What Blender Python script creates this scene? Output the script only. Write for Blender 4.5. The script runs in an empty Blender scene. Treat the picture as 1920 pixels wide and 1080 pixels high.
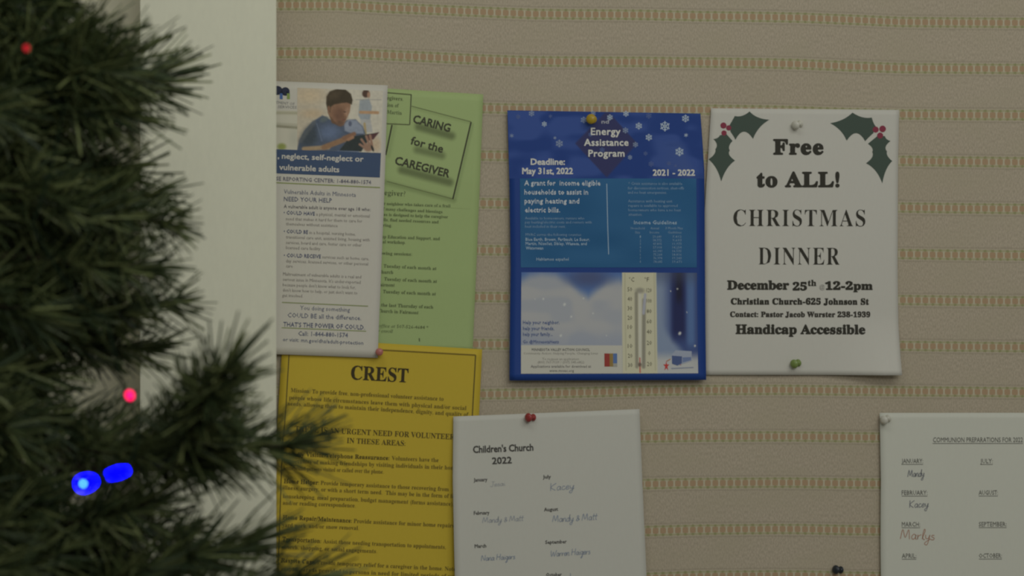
import bpy, math, random
import numpy as np
from mathutils import Vector, Matrix

SC = bpy.context.scene
COL = SC.collection
random.seed(7)
RNG = np.random.default_rng(11)

# ---------------------------------------------------------------- camera, world, lights, exposure
S = 0.58e-3          # metres per photo pixel on the notice board plane (y = 0)
D = 3.0              # camera distance from the board
XC = 300.0           # photo column the (shifted) lens looks straight at
XCAM = (XC - 960) * S
ZC = 1.5
cam = bpy.data.cameras.new('camera')
cam.sensor_width = 36.0
cam.lens = 36.0 * D / (1920 * S)
cam.shift_x = (960 - XC) / 1920
cam.clip_start = 0.05
cam.dof.use_dof = True
cam.dof.focus_distance = 3.22
cam.dof.aperture_fstop = 5.1
cam_o = bpy.data.objects.new('camera', cam)
COL.objects.link(cam_o)
cam_o.location = (XCAM, -D, ZC)
cam_o.rotation_euler = (math.pi / 2, 0, 0)
SC.camera = cam_o
SC.view_settings.view_transform = 'Standard'
SC.view_settings.look = 'None'
SC.view_settings.gamma = 1
SC.view_settings.use_curve_mapping = False
SC.view_settings.exposure = -0.14

world = bpy.data.worlds.new('world')
SC.world = world
world.use_nodes = True
world.node_tree.nodes['Background'].inputs[0].default_value = (1.0, 0.98, 0.93, 1)
world.node_tree.nodes['Background'].inputs[1].default_value = 0.17


def area(name, loc, target, sx, sy, power, color):
    l = bpy.data.lights.new(name, 'AREA')
    l.shape = 'RECTANGLE'
    l.size = sx
    l.size_y = sy
    l.energy = power
    l.color = color
    o = bpy.data.objects.new(name, l)
    COL.objects.link(o)
    o.location = loc
    o.rotation_euler = (Vector(target) - Vector(loc)).to_track_quat('-Z', 'Y').to_euler()
    return o


# two ceiling fluorescent panels of the room, then an added fill lamp
area('ceiling_and_fill_light', (0.75, -1.9, 2.75), (0.1, 0.0, 1.45), 1.2, 0.6, 9.5, (1.0, 1.0, 0.985))
area('ceiling_and_fill_light', (0.2, -4.6, 2.75), (0.0, 0.0, 1.3), 1.8, 0.9, 33, (1.0, 1.0, 0.985))
area('ceiling_and_fill_light', (-0.5, -1.35, 2.75), (-0.5, 0.0, 1.5), 0.9, 0.5, 3.4, (1.0, 1.0, 0.985))  # fill lamp added to brighten the grey wall strip at the left


# ---------------------------------------------------------------- helpers
def W(px, py, off):
    """photo pixel -> world point at 'off' metres in front of the board plane (numpy friendly)"""
    k = S * (D - off) / D
    return XCAM + (px - XC) * k, -off, ZC - (py - 540) * k


def WV(px, py, off):
    return Vector(W(px, py, off))


def lin(c):
    c = np.asarray(c, dtype=float) / 255.0
    return np.where(c <= 0.04045, c / 12.92, ((c + 0.055) / 1.055) ** 2.4)


PAPER = lin((138, 138, 128))


def alb(c):
    """reflectance of a surface whose look next to the white paper is c (0-255)"""
    c = np.asarray(c, dtype=float)
    return np.clip(lin(c) / PAPER[0] * 0.60, 0, 0.95)


def new_mat(name, color=None, rough=0.6, spec=0.3, metal=0.0, noise=0.0, nscale=200.0):
    m = bpy.data.materials.new(name)
    m.use_nodes = True
    nt = m.node_tree
    b = nt.nodes['Principled BSDF']
    b.inputs['Roughness'].default_value = rough
    b.inputs['Specular IOR Level'].default_value = spec
    b.inputs['Metallic'].default_value = metal
    if color is not None:
        b.inputs['Base Color'].default_value = (*color, 1)
        if noise > 0:
            tc = nt.nodes.new('ShaderNodeTexCoord')
            mp = nt.nodes.new('ShaderNodeMapping')
            mp.inputs['Scale'].default_value = (nscale, nscale, nscale * 0.35)
            nz = nt.nodes.new('ShaderNodeTexNoise')
            nz.inputs['Scale'].default_value = 1.0
            nz.inputs['Detail'].default_value = 3.0
            mx = nt.nodes.new('ShaderNodeMix')
            mx.data_type = 'RGBA'
            mx.inputs[6].default_value = (*[c * (1 - noise) for c in color], 1)
            mx.inputs[7].default_value = (*[min(1, c * (1 + noise)) for c in color], 1)
            nt.links.new(tc.outputs['Object'], mp.inputs[0])
            nt.links.new(mp.outputs[0], nz.inputs['Vector'])
            nt.links.new(nz.outputs['Fac'], mx.inputs[0])
            nt.links.new(mx.outputs[2], b.inputs['Base Color'])
    return m


_inks = {}


def ink(c):
    c = tuple(c)
    if c not in _inks:
        _inks[c] = new_mat('ink', tuple(alb(c)), 0.55, 0.2)
    return _inks[c]


def make_picture_mat():
    m = bpy.data.materials.new('printed_colours')
    m.use_nodes = True
    nt = m.node_tree
    a = nt.nodes.new('ShaderNodeAttribute')
    a.attribute_name = 'print'
    b = nt.nodes['Principled BSDF']
    b.inputs['Roughness'].default_value = 0.6
    b.inputs['Specular IOR Level'].default_value = 0.12
    nt.links.new(a.outputs['Color'], b.inputs['Base Color'])
    return m


PICMAT = make_picture_mat()


def link_mesh(name, verts, faces, mat, parent=None, smooth=False, mats=None, mi=None):
    me = bpy.data.meshes.new(name)
    if parent is not None:
        L = parent.location if parent.parent is None else parent.parent.location
        v = np.asarray(verts, dtype=float) - np.array(L[:])
    else:
        v = np.asarray(verts, dtype=float)
    me.from_pydata(v.tolist(), [], faces)
    if mats:
        for m in mats:
            me.materials.append(m)
        if mi is not None:
            me.polygons.foreach_set('material_index', mi)
    elif mat:
        me.materials.append(mat)
    if smooth:
        me.polygons.foreach_set('use_smooth', [True] * len(me.polygons))
    me.update()
    o = bpy.data.objects.new(name, me)
    COL.objects.link(o)
    if parent is not None:
        o.parent = parent
    return o


def thing(name, label, cat, loc=(0, 0, 0), group=None):
    o = bpy.data.objects.new(name, None)
    o.empty_display_size = 0.02
    COL.objects.link(o)
    o.location = loc
    o['label'] = label
    o['category'] = cat
    if group:
        o['group'] = group
    return o


def box(x0, x1, y0, y1, z0, z1):
    v = [(x, y, z) for x in (x0, x1) for y in (y0, y1) for z in (z0, z1)]
    f = [(0, 1, 3, 2), (4, 6, 7, 5), (0, 4, 5, 1), (2, 3, 7, 6), (0, 2, 6, 4), (1, 5, 7, 3)]
    return v, f


def structure(name, v, f, mat):
    o = link_mesh(name, v, f, mat)
    o['kind'] = 'structure'
    return o


# ---------------------------------------------------------------- setting
wall_white = new_mat('painted_wall', tuple(alb((154, 154, 136))), 0.7, 0.2, noise=0.04, nscale=260)
wall_grey = new_mat('grey_wall', tuple(alb((172, 168, 149))), 0.8, 0.2, noise=0.03, nscale=60)
floor_mat = new_mat('floor_tiles', (0.28, 0.26, 0.22), 0.4, 0.4, noise=0.1, nscale=8)

xl, _, _ = W(263, 540, 0.14)
xr, _, _ = W(518, 540, 0.14)
structure('wall_left', *box(xl, xr, -0.14, -0.02, 0, 2.8), wall_white)
structure('wall_back', *box(-3.0, 3.0, 0.07, 0.17, 0, 2.8), wall_grey)
structure('floor', *box(-3.0, 3.0, -5.5, 0.07, -0.05, 0), floor_mat)

# ---------------------------------------------------------------- fabric covered board
BX = np.array([400, 520, 640, 720, 900, 1000, 1200, 1310, 1450, 1500, 1600, 1690, 1800, 1900, 2100], float)
BANDS = [
    [8, 9, 9, 14, 22, 26, 27.5, 30, 32, 33, 37, 41, 42, 42.5, 43],
    [98, 99, 99, 103, 111.5, 115, 116, 117, 119, 120, 124.5, 127.5, 128.5, 129, 130],
    [187, 188, 189, 193, 202.5, 204.5, 205, 205.5, 207.5, 209, 212.5, 214.5, 215.5, 216, 217],
    [277, 278, 280, 284, 291.5, 293, 293, 293.5, 295.5, 297, 299, 301.5, 303, 304, 305],
    [367, 368, 370, 374, 381, 382, 382, 382, 384, 385.5, 387, 389, 390.5, 391.5, 393],
    [455, 456, 458, 462, 469, 470, 470, 470, 471.5, 472.5, 474, 476.5, 478, 479, 480],
    [545, 546, 548, 551, 557, 557.5, 557.5, 557.5, 558.5, 559, 561, 562.5, 564, 565, 566],
    [636, 637, 639, 641, 645.5, 645.5, 645, 644.5, 645, 645.5, 647, 648.5, 650, 651, 652],
    [734, 735, 737, 739, 740, 738.5, 733, 731.5, 731, 731.2, 732.5, 733.5, 734.5, 735.5, 737],
    [820, 821, 822, 823, 824, 823.5, 820.5, 819, 818.5, 818.7, 820, 820.5, 820.5, 820.5, 821],
    [906, 907, 908, 909, 910, 910, 908, 906, 905, 905.2, 906.7, 907, 907, 907, 907],
    [994, 995, 996, 997, 998, 998, 996, 993.5, 992, 992.3, 994.3, 995, 995, 995, 995],
    [1082, 1083, 1084, 1085, 1086, 1086, 1084, 1080.5, 1079, 1079.3, 1081.5, 1082, 1082, 1082, 1082]]
BANDS = np.array(BANDS)
P0 = 87.0
BANDS = np.vstack([[BANDS[0] - P0 * (i) for i in range(14, 0, -1)], BANDS, [BANDS[-1] + P0 * i for i in range(1, 20)]])
NB = len(BANDS)


def fabric_mat():
    m = bpy.data.materials.new('striped_fabric')
    m.use_nodes = True
    nt = m.node_tree
    L = nt.links.new

    def M(op, a, b=None, c=None):
        n = nt.nodes.new('ShaderNodeMath')
        n.operation = op
        for i, x in enumerate((a, b, c)):
            if x is None:
                continue
            if isinstance(x, (int, float)):
                n.inputs[i].default_value = x
            else:
                L(x, n.inputs[i])
        return n.outputs[0]

    def sstep(x, e0, e1):
        n = nt.nodes.new('ShaderNodeMapRange')
        n.interpolation_type = 'SMOOTHSTEP'
        L(x, n.inputs[0])
        n.inputs[1].default_value = e0
        n.inputs[2].default_value = e1
        n.inputs[3].default_value = 0
        n.inputs[4].default_value = 1
        return n.outputs[0]

    def inv(x):
        return M('SUBTRACT', 1.0, x)

    def mixc(fac, a, c):
        n = nt.nodes.new('ShaderNodeMix')
        n.data_type = 'RGBA'
        if isinstance(fac, (int, float)):
            n.inputs[0].default_value = fac
        else:
            L(fac, n.inputs[0])
        if isinstance(a, tuple):
            n.inputs[6].default_value = a
        else:
            L(a, n.inputs[6])
        n.inputs[7].default_value = (*alb(c), 1)
        return n.outputs[2]

    uv = nt.nodes.new('ShaderNodeUVMap')
    uv.uv_map = 'weave'
    sp = nt.nodes.new('ShaderNodeSeparateXYZ')
    L(uv.outputs[0], sp.inputs[0])
    u, v = sp.outputs[0], sp.outputs[1]
    # vertical thread noise
    cmb = nt.nodes.new('ShaderNodeCombineXYZ')
    L(M('MULTIPLY', u, 6.5), cmb.inputs[0])
    L(M('MULTIPLY', v, 15.0), cmb.inputs[1])
    nz = nt.nodes.new('ShaderNodeTexNoise')
    nz.inputs['Scale'].default_value = 1.0
    nz.inputs['Detail'].default_value = 4.0
    L(cmb.outputs[0], nz.inputs['Vector'])
    cmb2 = nt.nodes.new('ShaderNodeCombineXYZ')
    L(M('MULTIPLY', u, 0.12), cmb2.inputs[0])
    L(M('MULTIPLY', v, 1.3), cmb2.inputs[1])
    nz2 = nt.nodes.new('ShaderNodeTexNoise')
    nz2.inputs['Scale'].default_value = 1.0
    L(cmb2.outputs[0], nz2.inputs['Vector'])
    du = M('ABSOLUTE', M('SUBTRACT', M('FRACT', u), 0.5))                     # 0 at blob centre
    t = M('MULTIPLY', M('SUBTRACT', M('FRACT', M('ADD', v, 0.5)), 0.5), P0)    # px from band centre
    at = M('ABSOLUTE', t)
    wob = M('MULTIPLY', M('SUBTRACT', nz.outputs['Fac'], 0.5), 3.0)
    # base
    base = mixc(sstep(nz.outputs['Fac'], 0.3, 0.7), (*alb((115, 108, 93)), 1), (129, 121, 105))
    base = mixc(M('MULTIPLY', sstep(nz2.outputs['Fac'], 0.4, 0.7), 0.4), base, (120, 114, 96))
    # pale greenish ground of the band
    g0 = inv(sstep(at, 8.5, 11.0))
    base = mixc(M('MULTIPLY', g0, 0.75), base, (124, 121, 98))
    # thin darker threads above and below
    l1 = M('MULTIPLY', sstep(at, 11.8, 13.0), inv(sstep(at, 13.4, 15.2)))
    base = mixc(M('MULTIPLY', l1, 0.55), base, (105, 98, 84))
    # pale gaps between blobs
    gap = M('MULTIPLY', sstep(du, 0.36, 0.46), inv(sstep(at, 5.0, 8.0)))
    base = mixc(M('MULTIPLY', gap, 0.8), base, (134, 128, 110))
    # green line with dark green spots
    gl = M('MULTIPLY', sstep(at, 6.0, 7.3), inv(sstep(at, 8.3, 9.6)))
    base = mixc(M('MULTIPLY', gl, 0.5), base, (104, 105, 70))
    ex = M('MULTIPLY', M('ADD', du, 0.0), 14.0)
    ey = M('MULTIPLY', M('SUBTRACT', at, 7.8), 1.3)
    r2 = M('SQRT', M('ADD', M('MULTIPLY', ex, ex), M('MULTIPLY', ey, ey)))
    spot = inv(sstep(M('ADD', r2, wob), 2.0, 4.0))
    # brown blob
    bx = M('MULTIPLY', du, 1.0 / 0.40)
    by = M('MULTIPLY', at, 1.0 / 5.8)
    rr = M('ADD', M('POWER', bx, 4.0), M('POWER', by, 4.0))
    blob = inv(sstep(M('ADD', rr, M('MULTIPLY', wob, 0.12)), 0.55, 1.15))
    base = mixc(M('MULTIPLY', blob, 0.92), base, (118, 99, 77))
    base = mixc(M('MULTIPLY', spot, 0.75), base, (97, 98, 65))
    b = nt.nodes['Principled BSDF']
    L(base, b.inputs['Base Color'])
    b.inputs['Roughness'].default_value = 0.9
    b.inputs['Specular IOR Level'].default_value = 0.1
    bmp = nt.nodes.new('ShaderNodeBump')
    bmp.inputs['Strength'].default_value = 0.1
    bmp.inputs['Distance'].default_value = 0.001
    L(nz.outputs['Fac'], bmp.inputs['Height'])
    L(bmp.outputs[0], b.inputs['Normal'])
    return m


board = thing('notice_board', 'tall notice board covered in beige striped woven fabric beside the white wall', 'notice board', (0.2, 0.01, 0.0))
FAB = fabric_mat()
gx = np.arange(400, 2101, 10.0)
gyv = np.arange(0, NB - 1 + 1e-6, 0.25)      # band coordinate
verts, uvs = [], []
for vv in gyv:
    i = min(int(vv), NB - 2)
    fr = vv - i
    for x in gx:
        y = (1 - fr) * np.interp(x, BX, BANDS[i]) + fr * np.interp(x, BX, BANDS[i + 1])
        wav = 0.0006 * math.sin(x * 0.011 + y * 0.017) + 0.0004 * math.sin(x * 0.031 - y * 0.008)
        wv = W(x, y, 0.0)
        verts.append((wv[0], 0.0012 + wav * 0.8, wv[2]))
        uvs.append((x / 14.05 + 0.02 * math.sin(x * 0.01), vv))
nx = len(gx)
faces = []
for j in range(len(gyv) - 1):
    for i in range(nx - 1):
        a = j * nx + i
        faces.append((a, a + nx, a + nx + 1, a + 1))
fab = link_mesh('fabric_cover', verts, faces, FAB, board, smooth=True)
ul = fab.data.uv_layers.new(name='weave')
li = np.zeros(len(fab.data.loops), dtype=np.int32)
fab.data.loops.foreach_get('vertex_index', li)
ul.data.foreach_set('uv', np.array(uvs)[li].ravel())
zs = [q[2] for q in verts]
fx0, fx1, fz0, fz1 = verts[0][0], verts[nx - 1][0], max(0.0, min(zs)), max(zs)
rail = new_mat('board_rail', (0.45, 0.42, 0.36), 0.5, noise=0.05, nscale=40)
link_mesh('backing_panel', *box(fx0, fx1, 0.004, 0.03, 0.0, fz1), new_mat('backing_board', (0.3, 0.24, 0.17), 0.8, noise=0.1, nscale=30), board)
link_mesh('top_rail', *box(fx0 - 0.01, fx1 + 0.01, -0.006, 0.036, fz1, fz1 + 0.03), rail, board)
link_mesh('side_rail', *box(fx1, fx1 + 0.03, -0.006, 0.036, 0.0, fz1), rail, board)
link_mesh('bottom_rail', *box(fx0, fx1, -0.006, 0.0036, 0.0, max(0.06, fz0)), rail, board)


# ---------------------------------------------------------------- sheets of paper
class Sheet:
    def __init__(self, name, label, cat, left, right, off, h, color, group=None, rough=0.55, nu=28, nv=36):
        self.l = np.array(left, float)
        self.r = np.array(right, float)
        self.off = off
        self.h = h
        self.tl = (self.l[:, 1] - self.l[0, 1]) / (self.l[-1, 1] - self.l[0, 1])
        self.tr = (self.r[:, 1] - self.r[0, 1]) / (self.r[-1, 1] - self.r[0, 1])
        top = (self.l[0] + self.r[0]) / 2
        self.root = thing(name, label, cat, W(top[0], top[1], off), group)
        u, v = np.meshgrid(np.linspace(0, 1, nu), np.linspace(0, 1, nv))
        px, py = self.grid(u, v)
        X, Y, Z = self.place(px, py, u, v, 0.0)
        X2, Y2, Z2 = self.place(px, py, u, v, -0.0002)
        n = nu * nv
        vs = np.concatenate([np.stack([X, Y, Z], -1).reshape(-1, 3), np.stack([X2, Y2, Z2], -1).reshape(-1, 3)])
        fs = []
        for j in range(nv - 1):
            for i in range(nu - 1):
                a = j * nu + i
                fs.append((a, a + nu, a + nu + 1, a + 1))
                fs.append((n + a, n + a + 1, n + a + nu + 1, n + a + nu))
        rim = [i for i in range(nu)] + [j * nu + nu - 1 for j in range(1, nv)] + \
              [(nv - 1) * nu + i for i in range(nu - 2, -1, -1)] + [j * nu for j in range(nv - 2, 0, -1)]
        for a, b in zip(rim, rim[1:] + rim[:1]):
            fs.append((a, b, n + b, n + a))
        m = new_mat('paper', tuple(alb(color)), rough, 0.12, noise=0.022, nscale=420)
        nrim = len(rim)
        so = link_mesh('sheet', vs, fs, m, self.root)
        so.data.polygons.foreach_set('use_smooth', [True] * (len(fs) - nrim) + [False] * nrim)

    def grid(self, u, v):
        xl_ = np.interp(v, self.tl, self.l[:, 0])
        yl_ = self.l[0, 1] + (self.l[-1, 1] - self.l[0, 1]) * v
        xr_ = np.interp(v, self.tr, self.r[:, 0])
        yr_ = self.r[0, 1] + (self.r[-1, 1] - self.r[0, 1]) * v
        return xl_ + (xr_ - xl_) * u, yl_ + (yr_ - yl_) * u

    def uv(self, px, py):
        u = np.full(np.shape(px), 0.5)
        v = np.full(np.shape(px), 0.5)
        for _ in range(6):
            xl_ = np.interp(v, self.tl, self.l[:, 0])
            xr_ = np.interp(v, self.tr, self.r[:, 0])
            u = (px - xl_) / (xr_ - xl_)
            y0 = self.l[0, 1] * (1 - u) + self.r[0, 1] * u
            y1 = self.l[-1, 1] * (1 - u) + self.r[-1, 1] * u
            v = (py - y0) / (y1 - y0)
        return u, v

    def place(self, px, py, u, v, lift):
        hh = np.asarray(self.h(np.clip(u, 0, 1), np.clip(v, 0, 1)))
        o = self.off + hh + lift
        # keep the sheet where the photo has it although it bulges a little
        k = S * (D - self.off) / D
        return XCAM + (px - XC) * k, -o, ZC - (py - 540) * k

    def P(self, px, py, lift):
        px = np.asarray(px, float)
        py = np.asarray(py, float)
        u, v = self.uv(px, py)
        X, Y, Z = self.place(px, py, u, v, lift)
        return np.stack([X, Y, Z], -1)


def mb(s, style):
    if style in ('sans',):
        return s
    U, Lo, Dg = {'serif': (0x1D400, 0x1D41A, 0x1D7CE), 'italic': (0x1D434, 0x1D44E, 0)}[style]
    o = ''
    for c in s:
        if 'A' <= c <= 'Z':
            o += chr(U + ord(c) - 65)
        elif 'a' <= c <= 'z':
            o += chr(0x210E if (style == 'italic' and c == 'h') else Lo + ord(c) - 97)
        elif '0' <= c <= '9' and Dg:
            o += chr(Dg + ord(c) - 48)
        else:
            o += c
    return o


def raw_text(s, style, off=0.0, res=2, space=1.0):
    c = bpy.data.curves.new('lettering', 'FONT')
    c.body = mb(s, style)
    c.size = 1.0
    c.offset = off
    c.space_character = space
    c.resolution_u = res
    o = bpy.data.objects.new('lettering', c)
    COL.objects.link(o)
    bpy.context.view_layer.update()
    me = o.to_mesh()
    v = np.zeros(len(me.vertices) * 3)
    me.vertices.foreach_get('co', v)
    v = v.reshape(-1, 3)[:, :2].copy()
    f = [tuple(p.vertices) for p in me.polygons]
    o.to_mesh_clear()
    COL.objects.unlink(o)
    bpy.data.objects.remove(o)
    bpy.data.curves.remove(c)
    return v, f


_cap = {}


def cap_h(style):
    if style not in _cap:
        v, f = raw_text('H', style)
        _cap[style] = v[:, 1].max() - v[:, 1].min()
    return _cap[style]


class Block:
    """collects lettering / strokes / shapes of one printed block and links it as one part"""

    def __init__(self, sheet, name, lift=0.0003):
        self.s, self.name, self.lift = sheet, name, lift
        self.v, self.f, self.mi, self.mats = [], [], [], []
        self.n = 0

    def add(self, pts, faces, color, dl=0.0):
        m = ink(color)
        if m not in self.mats:
            self.mats.append(m)
        k = self.mats.index(m)
        pts = np.asarray(pts, float)
        self.v.append(self.s.P(pts[:, 0], pts[:, 1], self.lift + dl))
        for q in faces:
            self.f.append(tuple(i + self.n for i in q))
            self.mi.append(k)
        self.n += len(pts)

    def text(self, s, x0, y0, x1, y1, cap, color=(40, 38, 34), style='sans', bold=0.0, off=0.0, nb=4, res=2, shear=0.0, space=1.0):
        v, f = raw_text(s, style, off, res, space)
        if len(v) == 0:
            return
        p0 = np.array([x0, y0], float)
        p1 = np.array([x1, y1], float)
        ln = np.linalg.norm(p1 - p0)
        ex = (p1 - p0) / ln
        ey = np.array([ex[1], -ex[0]])
        a = v[:, 0].min()
        sx = ln / (v[:, 0].max() - a)
        sy = cap / cap_h(style)
        xx = (v[:, 0] - a) * sx + shear * v[:, 1] * sy
        q = p0 + np.outer(xx, ex) + np.outer(v[:, 1] * sy, ey)
        if bold <= 0:
            self.add(q, f, color)
        else:
            for k in range(nb):
                an = 2 * math.pi * (k + 0.5) / nb
                self.add(q + bold * np.array([math.cos(an), math.sin(an)]), f, color, dl=k * 1e-6)

    def stroke(self, pts, width, color):
        pts = np.array(pts, float)
        # resample long segments so that the ink follows the sheet
        out = [pts[0]]
        for a, b in zip(pts[:-1], pts[1:]):
            n = max(1, int(np.linalg.norm(b - a) / 12))
            for k in range(1, n + 1):
                out.append(a + (b - a) * k / n)
        p = np.array(out)
        d = np.gradient(p, axis=0)
        d /= np.linalg.norm(d, axis=1)[:, None] + 1e-9
        nrm = np.stack([-d[:, 1], d[:, 0]], -1) * width / 2
        vs = np.concatenate([p + nrm, p - nrm])
        n = len(p)
        self.add(vs, [(i, i + 1, n + i + 1, n + i) for i in range(n - 1)], color)

    def poly(self, pts, color, dl=0.0):
        self.add(pts, [tuple(range(len(pts)))], color, dl)

    def disc(self, cx, cy, r, color, n=18, dl=0.0, ry=None):
        a = np.linspace(0, 2 * math.pi, n, endpoint=False)
        self.poly(np.stack([cx + r * np.cos(a), cy + (ry or r) * np.sin(a)], -1), color, dl)

    def quad(self, tl, tr, br, bl, color, nx=12, ny=8, dl=0.0):
        tl, tr, br, bl = [np.array(q, float) for q in (tl, tr, br, bl)]
        u, v = np.meshgrid(np.linspace(0, 1, nx + 1), np.linspace(0, 1, ny + 1))
        u, v = u[..., None], v[..., None]
        p = ((tl * (1 - u) + tr * u) * (1 - v) + (bl * (1 - u) + br * u) * v).reshape(-1, 2)
        w = nx + 1
        self.add(p, [(j * w + i, (j + 1) * w + i, (j + 1) * w + i + 1, j * w + i + 1) for j in range(ny) for i in range(nx)], color, dl)

    def done(self, label=None):
        o = link_mesh(self.name, np.concatenate(self.v), self.f, None, self.s.root, mats=self.mats, mi=self.mi)
        if label:
            o['label'] = label
        return o


def picture(sheet, name, tl, tr, br, bl, nx, ny, fn, lift=0.0002, label=None, parent=None):
    """a printed photograph or tint: colours come from fn(px, py) -> (...,3) in 0-255"""
    tl, tr, br, bl = [np.array(q, float) for q in (tl, tr, br, bl)]
    u, v = np.meshgrid(np.linspace(0, 1, nx), np.linspace(0, 1, ny))
    u, v = u[..., None], v[..., None]
    p = ((tl * (1 - u) + tr * u) * (1 - v) + (bl * (1 - u) + br * u) * v).reshape(-1, 2)
    w = nx
    faces = [(j * w + i, (j + 1) * w + i, (j + 1) * w + i + 1, j * w + i + 1) for j in range(ny - 1) for i in range(nx - 1)]
    o = link_mesh(name, sheet.P(p[:, 0], p[:, 1], lift), faces, PICMAT, sheet.root, smooth=True)
    c = alb(fn(p[:, 0], p[:, 1]))
    a = o.data.color_attributes.new('print', 'FLOAT_COLOR', 'POINT')
    a.data.foreach_set('color', np.concatenate([c, np.ones((len(c), 1))], 1).astype(np.float32).ravel())
    if label:
        o['label'] = label
    return o


def sm(x, a, b):
    t = np.clip((x - a) / (b - a), 0, 1)
    return t * t * (3 - 2 * t)


class Paint:
    def __init__(self, px, py, base):
        self.x, self.y = px, py
        self.c = np.tile(np.array(base, float), (len(px), 1))

    def mix(self, al, col):
        al = np.clip(al, 0, 1)[:, None]
        self.c = self.c * (1 - al) + np.array(col, float) * al

    def ell(self, cx, cy, rx, ry, col, rot=0, soft=0.15, a=1.0):
        r = math.radians(rot)
        dx, dy = self.x - cx, self.y - cy
        X = dx * math.cos(r) + dy * math.sin(r)
        Y = -dx * math.sin(r) + dy * math.cos(r)
        d = np.sqrt((X / rx) ** 2 + (Y / ry) ** 2)
        self.mix(a * (1 - sm(d, 1 - soft, 1 + soft)), col)

    def sdf(self, pts):
        pts = np.array(pts, float)
        inside = np.zeros(len(self.x), bool)
        dist = np.full(len(self.x), 1e9)
        for (x0, y0), (x1, y1) in zip(pts, np.roll(pts, -1, 0)):
            cond = (y0 > self.y) != (y1 > self.y)
            xi = x0 + (self.y - y0) / (y1 - y0 + 1e-12) * (x1 - x0)
            inside ^= cond & (self.x < xi)
            ex, ey = x1 - x0, y1 - y0
            t = np.clip(((self.x - x0) * ex + (self.y - y0) * ey) / (ex * ex + ey * ey + 1e-9), 0, 1)
            dist = np.minimum(dist, np.hypot(self.x - x0 - t * ex, self.y - y0 - t * ey))
        return np.where(inside, -dist, dist)

    def poly(self, pts, col, soft=1.0, a=1.0):
        self.mix(a * (1 - sm(self.sdf(pts), -soft, soft)), col)

    def cap(self, x0, y0, x1, y1, r, col, soft=2.0, a=1.0):
        ex, ey = x1 - x0, y1 - y0
        t = np.clip(((self.x - x0) * ex + (self.y - y0) * ey) / (ex * ex + ey * ey + 1e-9), 0, 1)
        d = np.hypot(self.x - x0 - t * ex, self.y - y0 - t * ey)
        self.mix(a * (1 - sm(d, r - soft, r + soft)), col)


def vnoise(px, py, sx, sy, seed):
    r = np.random.default_rng(seed)
    g = r.random((64, 64))
    X, Y = px / sx, py / sy
    xi, yi = np.floor(X).astype(int), np.floor(Y).astype(int)
    fx, fy = X - xi, Y - yi
    fx, fy = fx * fx * (3 - 2 * fx), fy * fy * (3 - 2 * fy)
    a = g[yi % 64, xi % 64]
    b = g[yi % 64, (xi + 1) % 64]
    c = g[(yi + 1) % 64, xi % 64]
    d = g[(yi + 1) % 64, (xi + 1) % 64]
    return (a * (1 - fx) + b * fx) * (1 - fy) + (c * (1 - fx) + d * fx) * fy


# ---------------------------------------------------------------- green flyer
fold = lambda v, c, w: np.exp(-((v - c) / w) ** 2)
green = Sheet('flyer', 'light green flyer headed CARING for the CAREGIVER, tucked behind the white brochure', 'flyer',
              [(549, 155), (530, 655)], [(906, 177), (897, 400), (886, 662)], 0.0012,
              lambda u, v: 0.0022 * (1 - np.abs(v - 0.335) / 0.335).clip(0) + 0.0012 * (1 - np.abs(v - 0.71) / 0.2).clip(0) + 0.0006 * u,
              (113, 127, 84))


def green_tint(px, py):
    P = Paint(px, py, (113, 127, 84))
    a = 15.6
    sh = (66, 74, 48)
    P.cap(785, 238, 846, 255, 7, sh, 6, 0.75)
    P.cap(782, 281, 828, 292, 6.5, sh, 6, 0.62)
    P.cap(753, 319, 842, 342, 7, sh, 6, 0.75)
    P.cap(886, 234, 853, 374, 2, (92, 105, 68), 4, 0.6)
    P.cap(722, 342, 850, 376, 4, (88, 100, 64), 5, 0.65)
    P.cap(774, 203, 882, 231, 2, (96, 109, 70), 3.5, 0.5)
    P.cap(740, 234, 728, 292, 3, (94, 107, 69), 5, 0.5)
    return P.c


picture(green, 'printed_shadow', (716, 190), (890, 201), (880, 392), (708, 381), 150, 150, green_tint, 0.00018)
b = Block(green, 'printed_frame', 0.0004)
DK = (44, 46, 32)
b.stroke([(771, 177), (768, 234)], 2.0, (58, 62, 42))
b.stroke([(700, 171.5), (771, 177.5)], 2.0, (66, 72, 46))
b.stroke([(690, 230.5), (768, 234)], 2.0, (66, 72, 46))
b.stroke([(771.5, 199), (883, 228.5)], 1.4, (78, 86, 55))
b.stroke([(883, 229), (848.6, 373.5)], 2.8, (46, 48, 32))
b.stroke([(725, 340), (848.6, 373)], 1.3, (80, 88, 56))
b.stroke([(734.8, 234.5), (723, 291)], 2.8, (46, 48, 32))
b.done()
b = Block(green, 'heading_text', 0.0005)
b.text('CARING', 773.5, 229.5, 842, 247.5, 14.5, DK, bold=0.7)
b.text('for the', 769, 270, 828.5, 286.5, 14.5, DK, bold=0.6)
b.text('CAREGIVER', 739.5, 307.5, 840.5, 333, 14.5, DK, bold=0.7)
b.done()
b = Block(green, 'body_text', 0.0004)
G2 = (64, 72, 46)
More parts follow.
